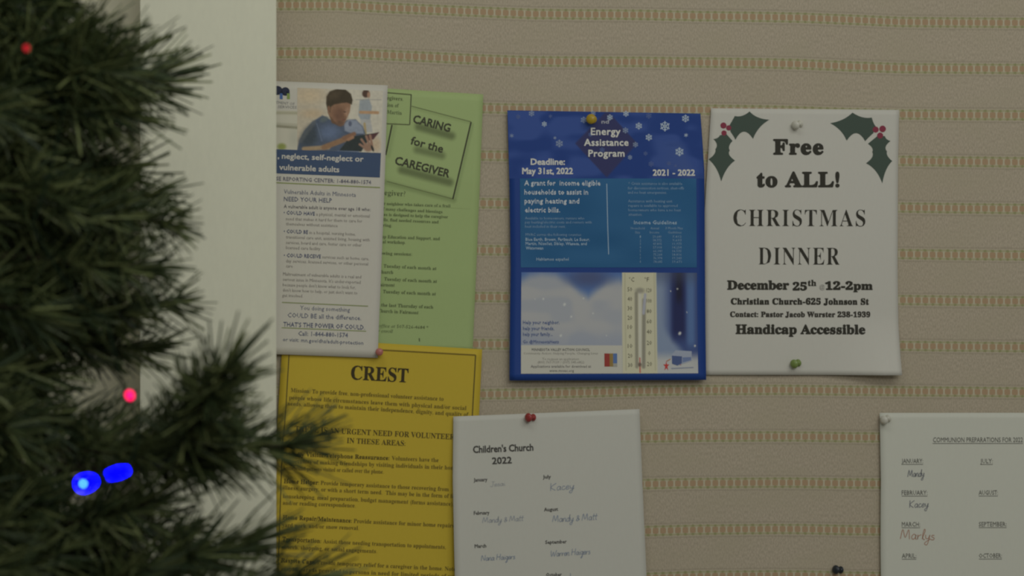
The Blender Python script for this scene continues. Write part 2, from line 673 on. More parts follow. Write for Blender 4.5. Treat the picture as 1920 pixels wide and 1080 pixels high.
for s, x0, y0, x1, y1, cp, st in [
    ('caregivers,', 712, 186, 756, 189, 7, 'serif'), ('location of', 708, 199, 747.5, 201.5, 7, 'serif'), ('and Martin', 708, 212, 753, 215.5, 7, 'serif'),
    ('What is a caregiver?', 640, 361, 759.5, 368.5, 10, 'serif'),
    ('or neighbor who takes care of a frail', 715, 384, 844, 389, 5.5, 'serif'),
    ('of many challenges and blessings.', 714, 394, 830.7, 400, 5.5, 'serif'),
    ('series is designed to help the caregiver', 707, 404.2, 839.6, 409.5, 5.5, 'serif'),
    ('skills, find needed resources and', 709, 414, 822, 419, 5.5, 'serif'),
    ('caring.', 710, 424.5, 734.7, 425.5, 5.5, 'serif'),
    ('Group Education and Support, and', 702, 446, 824.4, 450.5, 6, 'serif'),
    ('annual workshop.', 700, 455.5, 760, 457.5, 6, 'serif'),
    ('following sessions:', 700, 477, 772, 479.5, 6, 'serif'),
    ('Tuesday of each month at', 719, 501.5, 818, 506.5, 6.2, 'serif'), ('Church', 709, 512.5, 737, 513.5, 6.2, 'serif'),
    ('Tuesday of each month at', 720, 525.8, 819, 530.5, 6.2, 'serif'), ('Fairmont', 708, 536.5, 739.7, 537.5, 6.2, 'serif'),
    ('Tuesday of each month at', 717.7, 549.4, 817, 554, 6.2, 'serif'),
    ('the last Thursday of each', 714.6, 574.6, 812, 578.7, 6.2, 'serif'), ('Church in Fairmont', 708, 585.4, 784.5, 589.2, 6.2, 'serif'),
    ('our office at 507-526-4684 *', 694, 613, 803, 617, 6, 'italic'), ('or enroll', 704, 623, 736.6, 624.2, 6, 'italic')]:
    b.text(s, x0, y0, x1, y1, cp, G2, st, res=1)
b.stroke([(786, 634), (786.5, 640)], 2, G2)
b.done()

# ---------------------------------------------------------------- yellow sheet
yellow = Sheet('flyer', 'bright yellow volunteer notice with a large black heading, behind the tree branch', 'flyer',
               [(530, 632), (514, 890), (505, 1135)], [(904, 655), (898, 778), (884, 1158)], 0.0042,
               lambda u, v: 0.0008 * np.sin(u * 6 + v * 4) + 0.001, (136, 119, 38))
YK = (62, 54, 20)
b = Block(yellow, 'printed_border', 0.0003)
b.stroke([(543, 645.5), (718.8, 656.4), (891.6, 665.8)], 2.6, (84, 72, 22))
b.stroke([(891.6, 665.8), (885.5, 776), (872, 1120)], 2.2, (70, 61, 22))
b.stroke([(543, 645.5), (535, 780), (529, 840), (521, 1080), (519, 1120)], 2.0, (70, 61, 22))
b.done()
b = Block(yellow, 'heading_text', 0.0004)
b.text('CREST', 657.5, 711, 764.7, 717, 25.5, (40, 34, 16), 'serif', bold=0.3)
b.done()
b = Block(yellow, 'subheading_text', 0.0004)
b.text('THERE IS AN URGENT NEED FOR VOLUNTEERS', 552.5, 808.6, 859, 824.3, 10, (58, 50, 20), 'serif')
b.text('IN THESE AREAS:', 650, 830.5, 760, 836, 9.8, (58, 50, 20), 'serif')
b.done()
b = Block(yellow, 'body_text', 0.0004)
for s, x0, y0, x1, y1, bo in [
    ('Mission: To provide free, non-professional volunteer assistance to', 545, 735, 831.4, 751.5, 0),
    ('people whose life circumstances leave them with physical and/or social', 541.6, 748.5, 874, 768.8, 0),
    ('needs, allowing them to maintain their independence, dignity, and quality of', 539, 760, 878, 780.8, 0),
    ('Friendly Visitor/Telephone Reassurance:', 529, 854, 730, 862.5, 1), ('Volunteers have the', 734.4, 862.6, 822, 866.2, 0),
    ('opportunity of making friendships by visiting individuals in their homes', 531, 867.5, 862, 881, 0),
    ('homebound persons visited or called over the phone.', 531, 880.5, 719, 888, 0),
    ('Home Helper:', 532, 905.5, 598, 908.5, 1), ('Provide temporary assistance to those recovering from', 601, 908.7, 841, 920.7, 0),
    ('illness, surgery, or with a short term need.  This may be in the form of light', 530, 917.5, 864, 934.5, 0),
    ('housekeeping, meal preparation, budget management (forms assistance),', 530, 933.5, 850, 948.3, 0),
    ('and/or reading correspondence.', 530, 946, 666.7, 951.5, 0),
    ('Home Repair/Maintenance:', 530, 973, 659.5, 980, 1), ('Provide assistance for minor home repairs,', 663, 980.2, 853, 989, 0),
    ('yard work, and/or snow removal.', 529, 987.5, 673, 993.7, 0),
    ('Transportation:', 529, 1014, 602, 1018, 1), ('Assist those needing transportation to appointments,', 606, 1018.3, 835.5, 1029, 0),
    ('church, shopping, or social engagements.', 528, 1028.5, 706.7, 1037, 0),
    ('Respite Care:', 527, 1054, 591, 1057.5, 1), ('Provide temporary relief for a caregiver in the home. Note:', 595, 1057.8, 856, 1070.5, 0),
    ('respite care is provided to persons in need for limited periods of up', 527, 1069.5, 851, 1084, 0)]:
    b.text(s, x0, y0, x1, y1, 7.6, YK if bo else (74, 64, 24), 'serif', bold=0.35 if bo else 0, nb=2, res=1)
b.done()

# ---------------------------------------------------------------- white brochure
bro = Sheet('brochure', 'white brochure with a photograph of a man in blue, cut off by white wall', 'brochure',
            [(368, 146.5), (362, 658.5)], [(727, 160), (719, 400), (708, 671)], 0.0082,
            lambda u, v: 0.002 * v ** 2 + 0.0012 * np.sin(v * 5) * u, (140, 138, 128), rough=0.45)


def man_photo(px, py):
    q = lambda x, y: (500 + x / 3.725, 130 + y / 3.725)
    L = lambda pts: [q(*p) for p in pts]
    P = Paint(px, py, (146, 142, 128))
    P.mix(1 - sm(px, 585, 640), (138, 131, 115))
    P.ell(*q(320, 310), 20, 8, (142, 124, 98), soft=0.8, a=0.6)
    P.ell(*q(300, 180), 26, 14, (146, 134, 112), soft=0.8)
    P.ell(*q(765, 525), 8, 13, (140, 122, 98), soft=0.7, a=0.7)
    # person in the background
    P.poly(L([(650, 215), (715, 205), (735, 260), (720, 360), (670, 380), (640, 320)]), (112, 117, 118), 1.6)
    P.poly(L([(655, 350), (725, 350), (740, 440), (660, 440)]), (128, 128, 124), 1.6)
    P.ell(*q(693, 170), 7.0, 7.4, (64, 50, 42), soft=0.25)
    P.ell(*q(712, 178), 3.0, 5.5, (124, 98, 80), soft=0.4)
    P.cap(*q(655, 300), *q(775, 303), 2.8, (134, 108, 82), 1.4)
    P.cap(*q(683, 380), *q(690, 450), 2.2, (124, 108, 72), 1.3, 0.8)
    P.cap(*q(625, 212), *q(800, 213), 0.8, (106, 104, 100), 0.9, 0.6)
    # shirt
    P.poly(L([(210, 575), (225, 500), (265, 425), (320, 365), (390, 322), (470, 365), (525, 385), (560, 355), (620, 350), (670, 400), (690, 450), (600, 520), (500, 580)]), (60, 68, 80), 2.0)
    P.ell(*q(300, 470), 14, 22, (48, 54, 58), rot=30, soft=0.6, a=0.85)
    P.cap(*q(235, 500), *q(330, 370), 4, (78, 80, 78), 3, 0.5)
    P.ell(*q(440, 440), 18, 13, (74, 85, 104), soft=0.8)
    P.ell(*q(400, 350), 8, 5, (70, 78, 80), rot=-20, soft=0.5)
    P.poly(L([(540, 380), (575, 350), (625, 355), (670, 405), (680, 450), (600, 450), (545, 430)]), (102, 108, 118), 2.0)
    P.ell(*q(582, 380), 3, 5, (60, 64, 78), soft=0.4, a=0.8)
    P.cap(*q(350, 380), *q(385, 500), 0.9, (92, 102, 118), 1.2, 0.5)
    # neck, head, hair
    P.poly(L([(425, 295), (455, 375), (520, 400), (545, 345), (500, 280)]), (80, 62, 48), 1.8)
    P.poly(L([(432, 235), (480, 215), (560, 215), (588, 240), (586, 258), (580, 296), (558, 345), (536, 392), (508, 396), (470, 360), (430, 310)]), (106, 82, 64), 1.5)
    P.ell(*q(505, 318), 11, 14, (80, 60, 49), rot=-25, soft=0.8, a=0.75)
    P.ell(*q(560, 292), 4, 8, (122, 98, 80), rot=20, soft=0.7, a=0.8)
    P.ell(*q(548, 298), 3.2, 1.2, (58, 44, 38), rot=10, soft=0.5, a=0.8)
    P.cap(*q(556, 300), *q(561, 330), 1.2, (126, 102, 84), 1.2, 0.7)
    P.ell(*q(538, 352), 3.4, 1.2, (84, 56, 50), rot=-10, soft=0.6, a=0.8)
    P.ell(*q(512, 378), 7, 5, (70, 56, 47), soft=0.7, a=0.7)
    P.poly(L([(415, 240), (418, 190), (440, 155), (490, 137), (550, 142), (588, 172), (600, 215), (594, 246), (560, 232), (520, 236), (470, 246), (448, 262), (442, 300), (426, 285)]), (52, 46, 36), 1.6)
    P.ell(*q(470, 180), 12, 7, (66, 58, 45), rot=-20, soft=0.8, a=0.7)
    P.ell(*q(434, 276), 2.8, 5.5, (96, 72, 56), soft=0.35)
    # arm, tablet, hands
    P.cap(*q(260, 556), *q(430, 545), 4.0, (120, 104, 82), 1.8)
    P.cap(*q(400, 545), *q(570, 480), 5.0, (106, 84, 64), 2.0)
    P.poly(L([(500, 575), (560, 500), (610, 468), (780, 442), (705, 505), (660, 575)]), (40, 45, 44), 1.2)
    P.poly(L([(690, 462), (785, 440), (745, 490), (700, 500)]), (66, 46, 46), 1.2)
    P.cap(*q(540, 480), *q(610, 452), 3.8, (100, 76, 60), 1.8)
    P.cap(*q(570, 490), *q(600, 475), 3.0, (118, 90, 70), 1.4)
    for (a0, b0, a1, b1) in [(662, 490, 700, 545), (695, 468, 718, 530), (722, 462, 735, 530), (650, 525, 700, 556)]:
        P.cap(*q(a0, b0), *q(a1, b1), 2.3, (112, 88, 74), 1.4)
    P.ell(*q(708, 545), 9, 8, (112, 90, 75), soft=0.4)
    P.ell(*q(738, 552), 2.2, 6, (48, 46, 42), rot=-20, soft=0.4)
    P.cap(*q(500, 572), *q(640, 577), 1.6, (76, 88, 110), 1.2, 0.7)
    n = vnoise(px, py, 4, 4, 3)
    return P.c * (0.97 + 0.06 * n[:, None])


def kitchen_photo(px, py):
    q = lambda x, y: (500 + x / 3.725, 130 + y / 3.725)
    P = Paint(px, py, (142, 140, 126))
    P.cap(*q(0, 303), *q(215, 306), 2.6, (120, 118, 98), 2.5, 0.8)
    P.cap(*q(60, 395), *q(215, 408), 2.6, (104, 102, 86), 1.8)
    P.cap(*q(60, 380), *q(215, 390), 2.6, (126, 124, 108), 1.8, 0.7)
    P.ell(*q(105, 540), 8, 6, (104, 110, 62), soft=0.5)
    P.ell(*q(190, 480), 9, 16, (128, 128, 116), soft=0.8, a=0.6)
    return P.c


slo = math.tan(math.radians(2.1))
picture(bro, 'printed_photograph', (557.5, 164.5), (718, 170.5), (714.5, 287), (557, 281.2), 150, 110, man_photo, 0.0002,
        label='printed photograph of a man in a blue shirt using a tablet')
picture(bro, 'printed_photograph', (440, 204), (557.5, 208), (557, 281.2), (440, 277), 80, 50, kitchen_photo, 0.0002,
        label='narrow printed photograph of a pale kitchen counter')
b = Block(bro, 'printed_logo', 0.0003)
NV = (28, 32, 46)
b.disc(520, 169.5, 9.5, NV, ry=8.5)
b.disc(535, 171.5, 8.2, NV, ry=8)
b.quad((508, 170), (543, 172), (543, 178), (508, 177), NV, 3, 2)
for x, c in ((511, NV), (524.5, (52, 74, 112)), (538, (92, 108, 56))):
    b.quad((x, 175), (x + 5.5, 175.3), (x + 5.5, 186), (x, 185.8), c, 2, 3, 1e-5)
b.text('TMENT OF', 517, 194.5, 552, 197.6, 5, (92, 92, 90), res=1)
b.text('SERVICES', 521, 202.6, 556, 204, 5, (92, 92, 90), res=1)
b.done()
b = Block(bro, 'title_banner', 0.0003)
b.quad((400, 275.5), (714, 287), (712, 333), (400, 320.3), (44, 57, 77), 24, 6)
b.done()
b = Block(bro, 'banner_text', 0.0005)
LT = (140, 138, 130)
b.text('abuse', 478, 295.5, 516, 297, 10, LT, bold=0.45)
b.text(',', 520.6, 297, 523.2, 297.2, 10, LT, bold=0.45)
b.text('neglect, self-neglect or', 528.5, 297.4, 681, 303.2, 10, LT, bold=0.45)
b.text('exploitation of', 430, 315, 516, 318, 10, LT, bold=0.45)
b.text('vulnerable adults', 523.6, 318.3, 635.6, 323, 10, LT, bold=0.45)
b.done()
b = Block(bro, 'body_text', 0.0003)
BL = (52, 58, 78)
GY = (92, 88, 82)
for s, x0, y0, x1, y1, cp, c, bo in [
    ('MINNESOTA ADULT ABU', 400, 333.2, 516.3, 338.2, 7, (70, 70, 78), .3), ('SE REPORTING CENTER: 1-844-880-1574', 517.8, 338.3, 695.4, 345.6, 7, (70, 70, 78), .3),
    ('Vulnerable Adults in Minnesota', 532, 363, 667, 369.3, 8, (66, 70, 84), 0),
    ('NEED YOUR HELP', 532, 377, 622, 380, 8, (62, 66, 80), .25),
    ('A vulnerable adult is anyone over age 18 who:', 532, 390, 694.6, 396, 6.4, (74, 72, 72), .25),
    ('\u2022 COULD HAVE', 531.7, 401.8, 590, 404.2, 6.6, BL, .35), ('a physical, mental or emotional', 592.6, 404.4, 693, 408, 6, GY, 0),
    ('need that makes it hard for them to care for', 536, 413, 679, 417.5, 6, GY, 0),
    ('themselves without assistance', 536, 422.5, 632.8, 426, 6, GY, 0),
    ('\u2022 COULD BE', 532, 436.8, 577, 438.6, 6.6, BL, .35), ('in a hospital, nursing home,', 580, 438.8, 666.7, 442, 6, GY, 0),
    ('transitional care unit, assisted living, housing with', 536, 447.2, 693, 452.8, 6, GY, 0),
    ('services, board and care, foster care or other', 536, 457.4, 678, 462.4, 6, GY, 0),
    ('licensed care facility', 536, 467, 600.5, 469.4, 6, GY, 0),
    ('\u2022 COULD RECEIVE', 532, 481.8, 601.4, 484.4, 6.6, BL, .35), ('services such as home care,', 604, 484.6, 691.7, 488, 6, GY, 0),
    ('day services, licensed services, or other personal', 536, 492, 690, 497.8, 6, GY, 0),
    ('care', 536, 501.4, 548.6, 501.9, 6, GY, 0),
    ('Maltreatment of vulnerable adults is a real and', 530.5, 516.5, 677, 522.2, 6, GY, 0),
    ("serious issue in Minnesota. It's under-reported", 530.5, 526.5, 676, 532.2, 6, GY, 0),
    ("because people don't know what to look for,", 530, 536.6, 666.7, 542, 6, GY, 0),
    ("don't know how to help, or just don't want to", 530, 546.6, 670, 552.2, 6, GY, 0),
    ('get involved.', 529, 556.5, 568, 558, 6, GY, 0),
    ('You doing something', 562.5, 580.8, 656, 584.8, 8, (66, 70, 84), 0),
    ('COULD BE all the difference.', 539, 594.8, 677, 600.4, 8.4, (62, 67, 82), .1),
    ("THAT'S THE POWER OF COULD.", 531, 612, 684, 618, 8.2, (58, 63, 80), .35),
    ('Call: 1-844-880-1574', 559, 629, 652, 632.6, 8, (62, 67, 82), .25),
    ('or visit: mn.gov/dhs/adult-protection', 530, 639.7, 681, 646.5, 7, (62, 67, 82), .15)]:
    b.text(s, x0, y0, x1, y1, cp, c, bold=bo, nb=2, res=1)
b.done()
b = Block(bro, 'green_rule', 0.00032)
b.stroke([(420, 338.2), (518, 342.6), (712.5, 351.8)], 2.0, (98, 106, 62))
b.done('thin olive green rule')
b = Block(bro, 'green_rule', 0.00032)
b.stroke([(528.6, 566.9), (690, 574)], 1.8, (98, 104, 70))
b.done('thin olive green rule')
b = Block(bro, 'green_rule', 0.00032)
b.stroke([(528, 614.4), (686.5, 621)], 1.6, (98, 106, 66))
b.done('thin olive green rule')

# ---------------------------------------------------------------- Christmas dinner flyer
xmas = Sheet('flyer', 'white Free to ALL Christmas dinner flyer with holly in its top corners', 'flyer',
             [(1333, 203), (1321, 395), (1322, 703)], [(1686, 206), (1684, 300), (1683, 500), (1685.5, 703)], 0.0014,
             lambda u, v: 0.0012 * (1 - v) * (1 - u) + 0.013 * np.clip((u - 0.5) / 0.4, 0, 1) ** 2 * np.clip((v - 0.78) / 0.22, 0, 1) ** 1.5 + 0.0008 * np.sin(3 * u) * v,
             (139, 138, 129), nu=36, nv=50)


def C4(x, y):
    return (1300 + x / 3.857, 180 + y / 3.857)


def leaf(block, spikes, center, color, pull=0.42):
    pts = []
    n = len(spikes)
    for i in range(n):
        a = np.array(spikes[i][:2], float)
        c = np.array(spikes[(i + 1) % n][:2], float)
        k = spikes[i][2] if len(spikes[i]) > 2 else pull
        m = (a + c) / 2
        ctr = m + (np.array(center[min(i, len(center) - 1)], float) - m) * k
        for t in np.linspace(0, 1, 9)[:-1]:
            pts.append((1 - t) ** 2 * a + 2 * t * (1 - t) * ctr + t * t * c)
    block.poly([C4(*q) for q in pts], color)


HG = (46, 56, 48)
for nm, sets in (('holly_sprig', [
        ([(548, 172), (405, 112), (298, 145), (258, 215, .05), (268, 260, .1), (303, 317, .9), (430, 310)], [(420, 200), (350, 200), (270, 200), (270, 240), (320, 280), (360, 190), (430, 190)],
         [(282, 325), (262, 395, .6), (300, 467), (200, 618), (108, 458), (158, 385, .7), (143, 312), (190, 285, .1), (235, 272, .1)], [(205, 370), (210, 420), (210, 470), (200, 470), (210, 420), (200, 350), (200, 320), (210, 290), (250, 300)],
         [(216, 214, 22), (254, 231, 19), (220, 268, 19)])]),
        ('holly_sprig', [
        ([(988, 197), (1150, 120), (1290, 156), (1318, 220, .05), (1300, 270, .1), (1242, 327, .9), (1108, 323)], [(1120, 210), (1220, 210), (1290, 200), (1310, 240), (1230, 290), (1180, 200), (1105, 205)],
         [(1262, 345), (1293, 405, .6), (1248, 486), (1366, 632), (1438, 470), (1400, 400, .7), (1426, 325), (1385, 290, .1), (1335, 285, .1)], [(1350, 380), (1340, 440), (1360, 480), (1360, 480), (1350, 430), (1350, 370), (1370, 330), (1360, 300), (1320, 310)],
         [(1318, 243, 22), (1368, 238, 24), (1350, 286, 22)])])):
    for up, upc, lo, loc, ber in sets:
        b = Block(xmas, nm, 0.0003)
        leaf(b, up, upc, HG)
        leaf(b, lo, loc, HG)
        for x, y, r in ber:
            b.disc(*C4(x, y), r / 3.857, (92, 34, 46), dl=2e-5)
        b.done('printed dark green holly leaves with red berries')
K = (34, 33, 26)
b = Block(xmas, 'heading_text', 0.0003)
b.text('Free', 1450.5, 289, 1542.5, 289, 27, K, 'serif', bold=1.6, nb=8, space=1.12)
b.done()
b = Block(xmas, 'heading_text', 0.0003)
b.text('to ALL!', 1419.5, 350, 1572.5, 350, 26.5, K, 'serif', bold=1.6, nb=8, space=1.08)
b.done()
b = Block(xmas, 'title_text', 0.0003)
b.text('CHRISTMAS', 1375, 424, 1622, 424.5, 31, K, 'serif', bold=0.3, off=-0.012, nb=3, space=1.14)
b.done()
b = Block(xmas, 'title_text', 0.0003)
b.text('DINNER', 1422, 496, 1574, 496.5, 32, K, 'serif', bold=0.3, off=-0.012, nb=3, space=1.12)
b.done()
b = Block(xmas, 'body_text', 0.0003)
b.text('December', 1363.6, 542.5, 1478.5, 542.5, 16, K, 'serif', bold=1.0, nb=6)
b.text('25', 1486.5, 544, 1512, 544, 14, K, 'serif', bold=0.9, nb=6)
b.text('th', 1514.5, 536, 1530, 536, 11, K, 'serif', bold=0.5)
b.text('@', 1536, 542, 1546, 542, 8, (92, 90, 84))
b.text('12-2pm', 1547.5, 542.8, 1635.5, 542.8, 14, K, 'serif', bold=1.0, nb=6)
b.text('Christian Church-625 Johnson St', 1370.5, 570.5, 1628.5, 571, 11, K, 'serif', bold=0.85, space=1.05)
b.text('Contact: Pastor Jacob Wurster 238-1939', 1369, 594, 1631, 594.5, 9.5, (40, 38, 32), 'serif', bold=0.7, space=1.06)
b.text('Handicap Accessible', 1379.5, 625.5, 1621, 626, 16.5, K, 'serif', bold=1.0, nb=6)
b.done()

# ---------------------------------------------------------------- blue poster
blue = Sheet('poster', 'blue poster with white snowflakes and a picture of a thermometer in snow', 'poster',
             [(951, 207), (955, 350), (957, 500), (954, 713)], [(1313, 213), (1317, 270), (1320, 320), (1321, 500), (1322, 712)], 0.0042,
             lambda u, v: 0.001 + 0.006 * v ** 3 + 0.0008 * np.sin(5 * v), (24, 45, 92), rough=0.4, nu=30, nv=44)


def sky_print(px, py):
    P = Paint(px, py, (27, 46, 92))
    n = vnoise(px, py, 70, 34, 5) * 0.6 + vnoise(px, py, 30, 16, 6) * 0.4
    P.mix(sm(n, 0.42, 0.62), (40, 58, 104))
    P.mix(sm(px, 1200, 1320) * sm(vnoise(px, py, 60, 40, 9), 0.4, 0.7) * 0.5, (56, 70, 104))
    P.poly([(1138, 207), (1194, 269), (1137, 333), (1078, 269)], (40, 42, 70), 1.5)
    return P.c


picture(blue, 'printed_sky', (951.5, 208), (1312.5, 214), (1319, 335), (954.5, 335), 150, 70, sky_print, 0.00015)
picture(blue, 'teal_panel', (974.4, 334.8), (1304.8, 334.8), (1305.5, 501.5), (975.8, 501.5), 90, 50,
        lambda px, py: np.array((32, 68, 98), float) + 8 * (vnoise(px, py, 60, 30, 21)[:, None] - 0.5), 0.0003)


def cold_photo(px, py):
    q = lambda x, y: (940 + x / 4.8, 500 + y / 4.8)
    P = Paint(px, py, (118, 121, 124))
    X = (px - 940) * 4.8
    Y = (py - 500) * 4.8
    # dark blue gap above the snow drifts
    edge = np.interp(X, [170, 250, 360, 480, 600, 700, 780, 860, 950, 1060, 1100], [130, 80, 58, 70, 130, 220, 270, 200, 130, 120, 160])
    P.mix(1 - sm(Y - edge, -70, 60), (60, 82, 120))
    P.ell(*q(780, 100), 36, 16, (56, 62, 86), soft=0.8, a=0.8)
    P.mix(0.55 * sm(vnoise(px, py, 34, 22, 12), 0.4, 0.8) * sm(Y - edge, 0, 80), (132, 131, 126))
    P.mix(0.4 * sm(Y, 500, 700), (104, 111, 124))
    # night sky right of the thermometer
    s = sm(X, 1385, 1400)
    P.mix(s * 0.9, (92, 104, 122))
    P.mix(sm(X, 1420, 1560) * (1 - sm(Y, 430 + (X - 1400) * 1.2, 560 + (X - 1400) * 1.2)), (46, 58, 92))
    P.mix(sm(X, 1500, 1560) * (1 - sm(X, 1620, 1680)) * (1 - sm(Y, 560, 720)), (30, 34, 62))
    P.mix(sm(X, 1550, 1590) * (1 - sm(X, 1600, 1640)) * (1 - sm(Y, 250, 380)) * 0.8, (26, 26, 36))
    P.mix(sm(X, 1640, 1690) * (1 - sm(X, 1710, 1760)) * (1 - sm(Y, 650, 780)) * 0.8, (66, 88, 120))
    P.mix(s * (1 - sm(Y, 50, 220)) * 0.5, (56, 62, 76))
    P.mix(sm(Y, 740, 860) * s * 0.9, (138, 138, 132))
    # thermometer
    P.poly([q(1083, 40), q(1390, 40), q(1398, 970), q(1082, 970)], (144, 142, 120), 1.0)
    for x in (1108, 1372):
        P.cap(*q(x, 60), *q(x + 6, 930), 0.7, (118, 116, 94), 1.0, 0.7)
    P.cap(*q(1210, 240), *q(1212, 900), 3.0, (108, 106, 92), 1.6)
    P.cap(*q(1280, 300), *q(1272, 900), 3.4, (104, 102, 90), 1.8)
    P.cap(*q(1243, 230), *q(1243, 860), 2.6, (146, 145, 132), 1.5)
    P.cap(*q(1290, 250), *q(1275, 420), 2.4, (122, 124, 130), 1.4)
    P.ell(*q(1243, 215), 8, 5, (96, 94, 84), soft=0.6, a=0.7)
    P.cap(*q(1239, 820), *q(1240, 950), 0.9, (134, 40, 36), 0.9)
    P.ell(*q(1238, 880), 3.0, 4.0, (84, 70, 62), soft=0.4)
    # snowflakes and sparks
    for x, y, r in ((565, 340, 7), (735, 285, 4), (375, 290, 5), (530, 620, 6), (625, 450, 5), (1580, 200, 4), (1600, 600, 8), (1665, 410, 3), (1735, 712, 5), (300, 290, 3), (940, 620, 3), (1520, 220, 3), (820, 420, 4)):
        P.ell(*q(x, y), r / 3.4, r / 2.4, (146, 148, 142), rot=30, soft=0.6)
    return P.c


picture(blue, 'printed_photograph', (977, 510.4), (1306, 511.5), (1307, 699.6), (975.4, 700.4), 220, 130, cold_photo, 0.0003,
        label='printed photograph of a thermometer standing in snow')
WH = (150, 150, 142)
b = Block(blue, 'printed_snowflakes', 0.00035)
q1 = lambda x, y: (940 + x / 4.8, 190 + y / 4.8)
for x, y, r, dim in [(270, 110, 28, 1), (385, 205, 25, 0), (440, 135, 18, 2), (150, 140, 22, 2), (92, 310, 18, 1), (480, 330, 14, 1), (520, 380, 35, 1), (740, 168, 30, 1), (825, 108, 24, 1),
                     (975, 145, 28, 0), (1120, 112, 28, 0), (1115, 262, 28, 1), (1235, 222, 32, 0), (1325, 130, 28, 2), (1470, 225, 46, 0), (1325, 325, 32, 0), (1205, 390, 26, 1), (1155, 505, 22, 1),
                     (1655, 155, 35, 0), (1660, 305, 18, 0), (1600, 455, 40, 0), (1345, 565, 26, 2), (1505, 560, 20, 2), (1295, 470, 20, 2), (1565, 580, 14, 2), (905, 440, 26, 2), (800, 300, 20, 2)]:
    c = [(126, 138, 148), (98, 110, 128), (60, 74, 110)][dim]
    cx, cy = q1(x, y)
    R = r / 4.8
    for k in range(6):
        a = math.pi / 3 * k + math.pi / 6
        e = np.array([math.cos(a), math.sin(a)])
        p = np.array([cx, cy])
        b.stroke([p, p + e * R], max(1.0, R * 0.2), c)
        if R > 4:
            for sgn in (-1, 1):
                f2 = np.array([math.cos(a + sgn * 0.9), math.sin(a + sgn * 0.9)])
                b.stroke([p + e * R * 0.5, p + e * R * 0.5 + f2 * R * 0.4], max(0.8, R * 0.15), c)
b.done()
b = Block(blue, 'heading_text', 0.0005)
b.text('Energy', 1107.7, 253, 1162.5, 253, 13, WH, bold=0.55, space=1.06)
b.text('Assistance', 1095, 273.3, 1177.5, 273.3, 12.4, WH, bold=0.55, space=1.06)
b.text('Program', 1103, 293.7, 1170, 293.7, 12.4, WH, bold=0.55, space=1.06)
b.text('nd', 1127.5, 231.7, 1141, 231.7, 7, (120, 122, 126), bold=0.3)
b.done()
b = Block(blue, 'date_text', 0.0005)
b.text('Deadline:', 995, 309, 1058.3, 309, 11.2, WH, bold=0.6)
b.text('May 31st, 2022', 979, 326.3, 1073.3, 326.3, 11.2, WH, bold=0.6)
b.done()
b = Block(blue, 'date_text', 0.0005)
b.text('2021 - 2022', 1223.7, 329.3, 1302, 329.3, 11, WH, bold=0.6)
b.done()
b = Block(blue, 'body_text', 0.0005)
T1, T2, T3 = (138, 144, 146), (92, 112, 128), (112, 128, 138)
for s, x0, y0, x1, cp, c, bo in [
    ('A grant for  income eligible', 982.7, 347.6, 1125, 9, T1, .5), ('households to assist in', 982.7, 364.6, 1102, 9, T1, .5),
    ('paying heating and', 983, 381.3, 1085.4, 9, T1, .5), ('electric bills.', 983.8, 398, 1049.4, 9, T1, .5),
    ('Available to homeowners, renters who', 983.8, 411.5, 1095, 5, T2, 0), ('pay heating/electric costs and renters with', 983.8, 419, 1108.8, 5, T2, 0),
    ('heat included in their rent.', 983.8, 427, 1060, 5, T2, 0),
    ('MVAC serves the following counties:', 984.8, 442.3, 1090, 5, T2, 0), ('Blue Earth, Brown, Faribault, Le Sueur,', 984.8, 451.5, 1105, 5.4, T3, .3),
    ('Martin, Nicollet, Sibley, Waseca, and', 984.8, 459.4, 1099.4, 5.4, T3, .3), ('Watonwan', 985.4, 467.7, 1018, 5.4, T3, .3),
    ('Hablamos espa\u00f1ol', 1005, 488.5, 1065.4, 5.4, T3, .15),
    ('* Crisis assistance is also available', 1177.5, 346.7, 1278.5, 5.2, T2, 0), ('for disconnection notices, shut-offs', 1176.5, 355.2, 1281.7, 5.2, T2, 0),
    ('and no heat emergencies.', 1176.5, 363.3, 1249.4, 5.2, T2, 0), ('Assistance with heating unit', 1177, 379.6, 1259.8, 5.2, T2, 0),
    ('repairs is available to approved', 1177.5, 388, 1269.6, 5.2, T2, 0), ('homeowners who have a no heat', 1177.5, 396.3, 1275.8, 5.2, T2, 0), ('situation.', 1178, 404.6, 1203.5, 5.2, T2, 0),
    ('Income Guidelines', 1188, 420.4, 1268, 6.8, T3, .25), ('Household', 1181.7, 430, 1207.7, 4.6, T2, 0), ('Annual', 1219, 430, 1234.8, 4.6, T2, 0), ('3 Month Max', 1247, 430, 1279.6, 4.6, T2, 0),
    ('Size', 1190, 437.8, 1199.4, 4.6, T2, 0), ('Income', 1217.5, 437.8, 1235.4, 4.6, T2, 0), ('Guidelines', 1251.5, 437.8, 1277, 4.6, T2, 0)]:
    b.text(s, x0, y0, x1, y0 + 0.2, cp, c, bold=bo, nb=2, res=1)
for i, (a2, a3) in enumerate([('29,649', '7,412'), ('38,772', '9,693'), ('47,895', '11,973'), ('57,018', '14,254'), ('66,141', '16,535'), ('75,264', '18,816'), ('76,974', '19,243'), ('78,685', '19,671')]):
    y = 446 + 6.7 * i
    b.text(str(i + 1), 1198.8, y, 1200.8, y, 4.4, T2, res=1)
    b.text(a2, 1223 + .2 * i, y, 1239.5 + .2 * i, y, 4.4, T2, res=1)
    b.text(a3, 1260, y, 1277, y, 4.4, T2, res=1)
b.done()
b = Block(blue, 'divider_line', 0.0005)
b.stroke([(1137, 344.6), (1138.6, 420), (1140.4, 477)], 1.6, (104, 122, 136))
b.done()
b = Block(blue, 'information_panel', 0.0004)
b.quad((976, 647), (1165, 647.5), (1165, 700), (975.6, 700.4), (138, 137, 126), 10, 5)
b.done()
b = Block(blue, 'caption_text', 0.0006)
q3 = lambda x, y: (940 + x / 4.8, 500 + y / 4.8)
TB = (52, 66, 98)
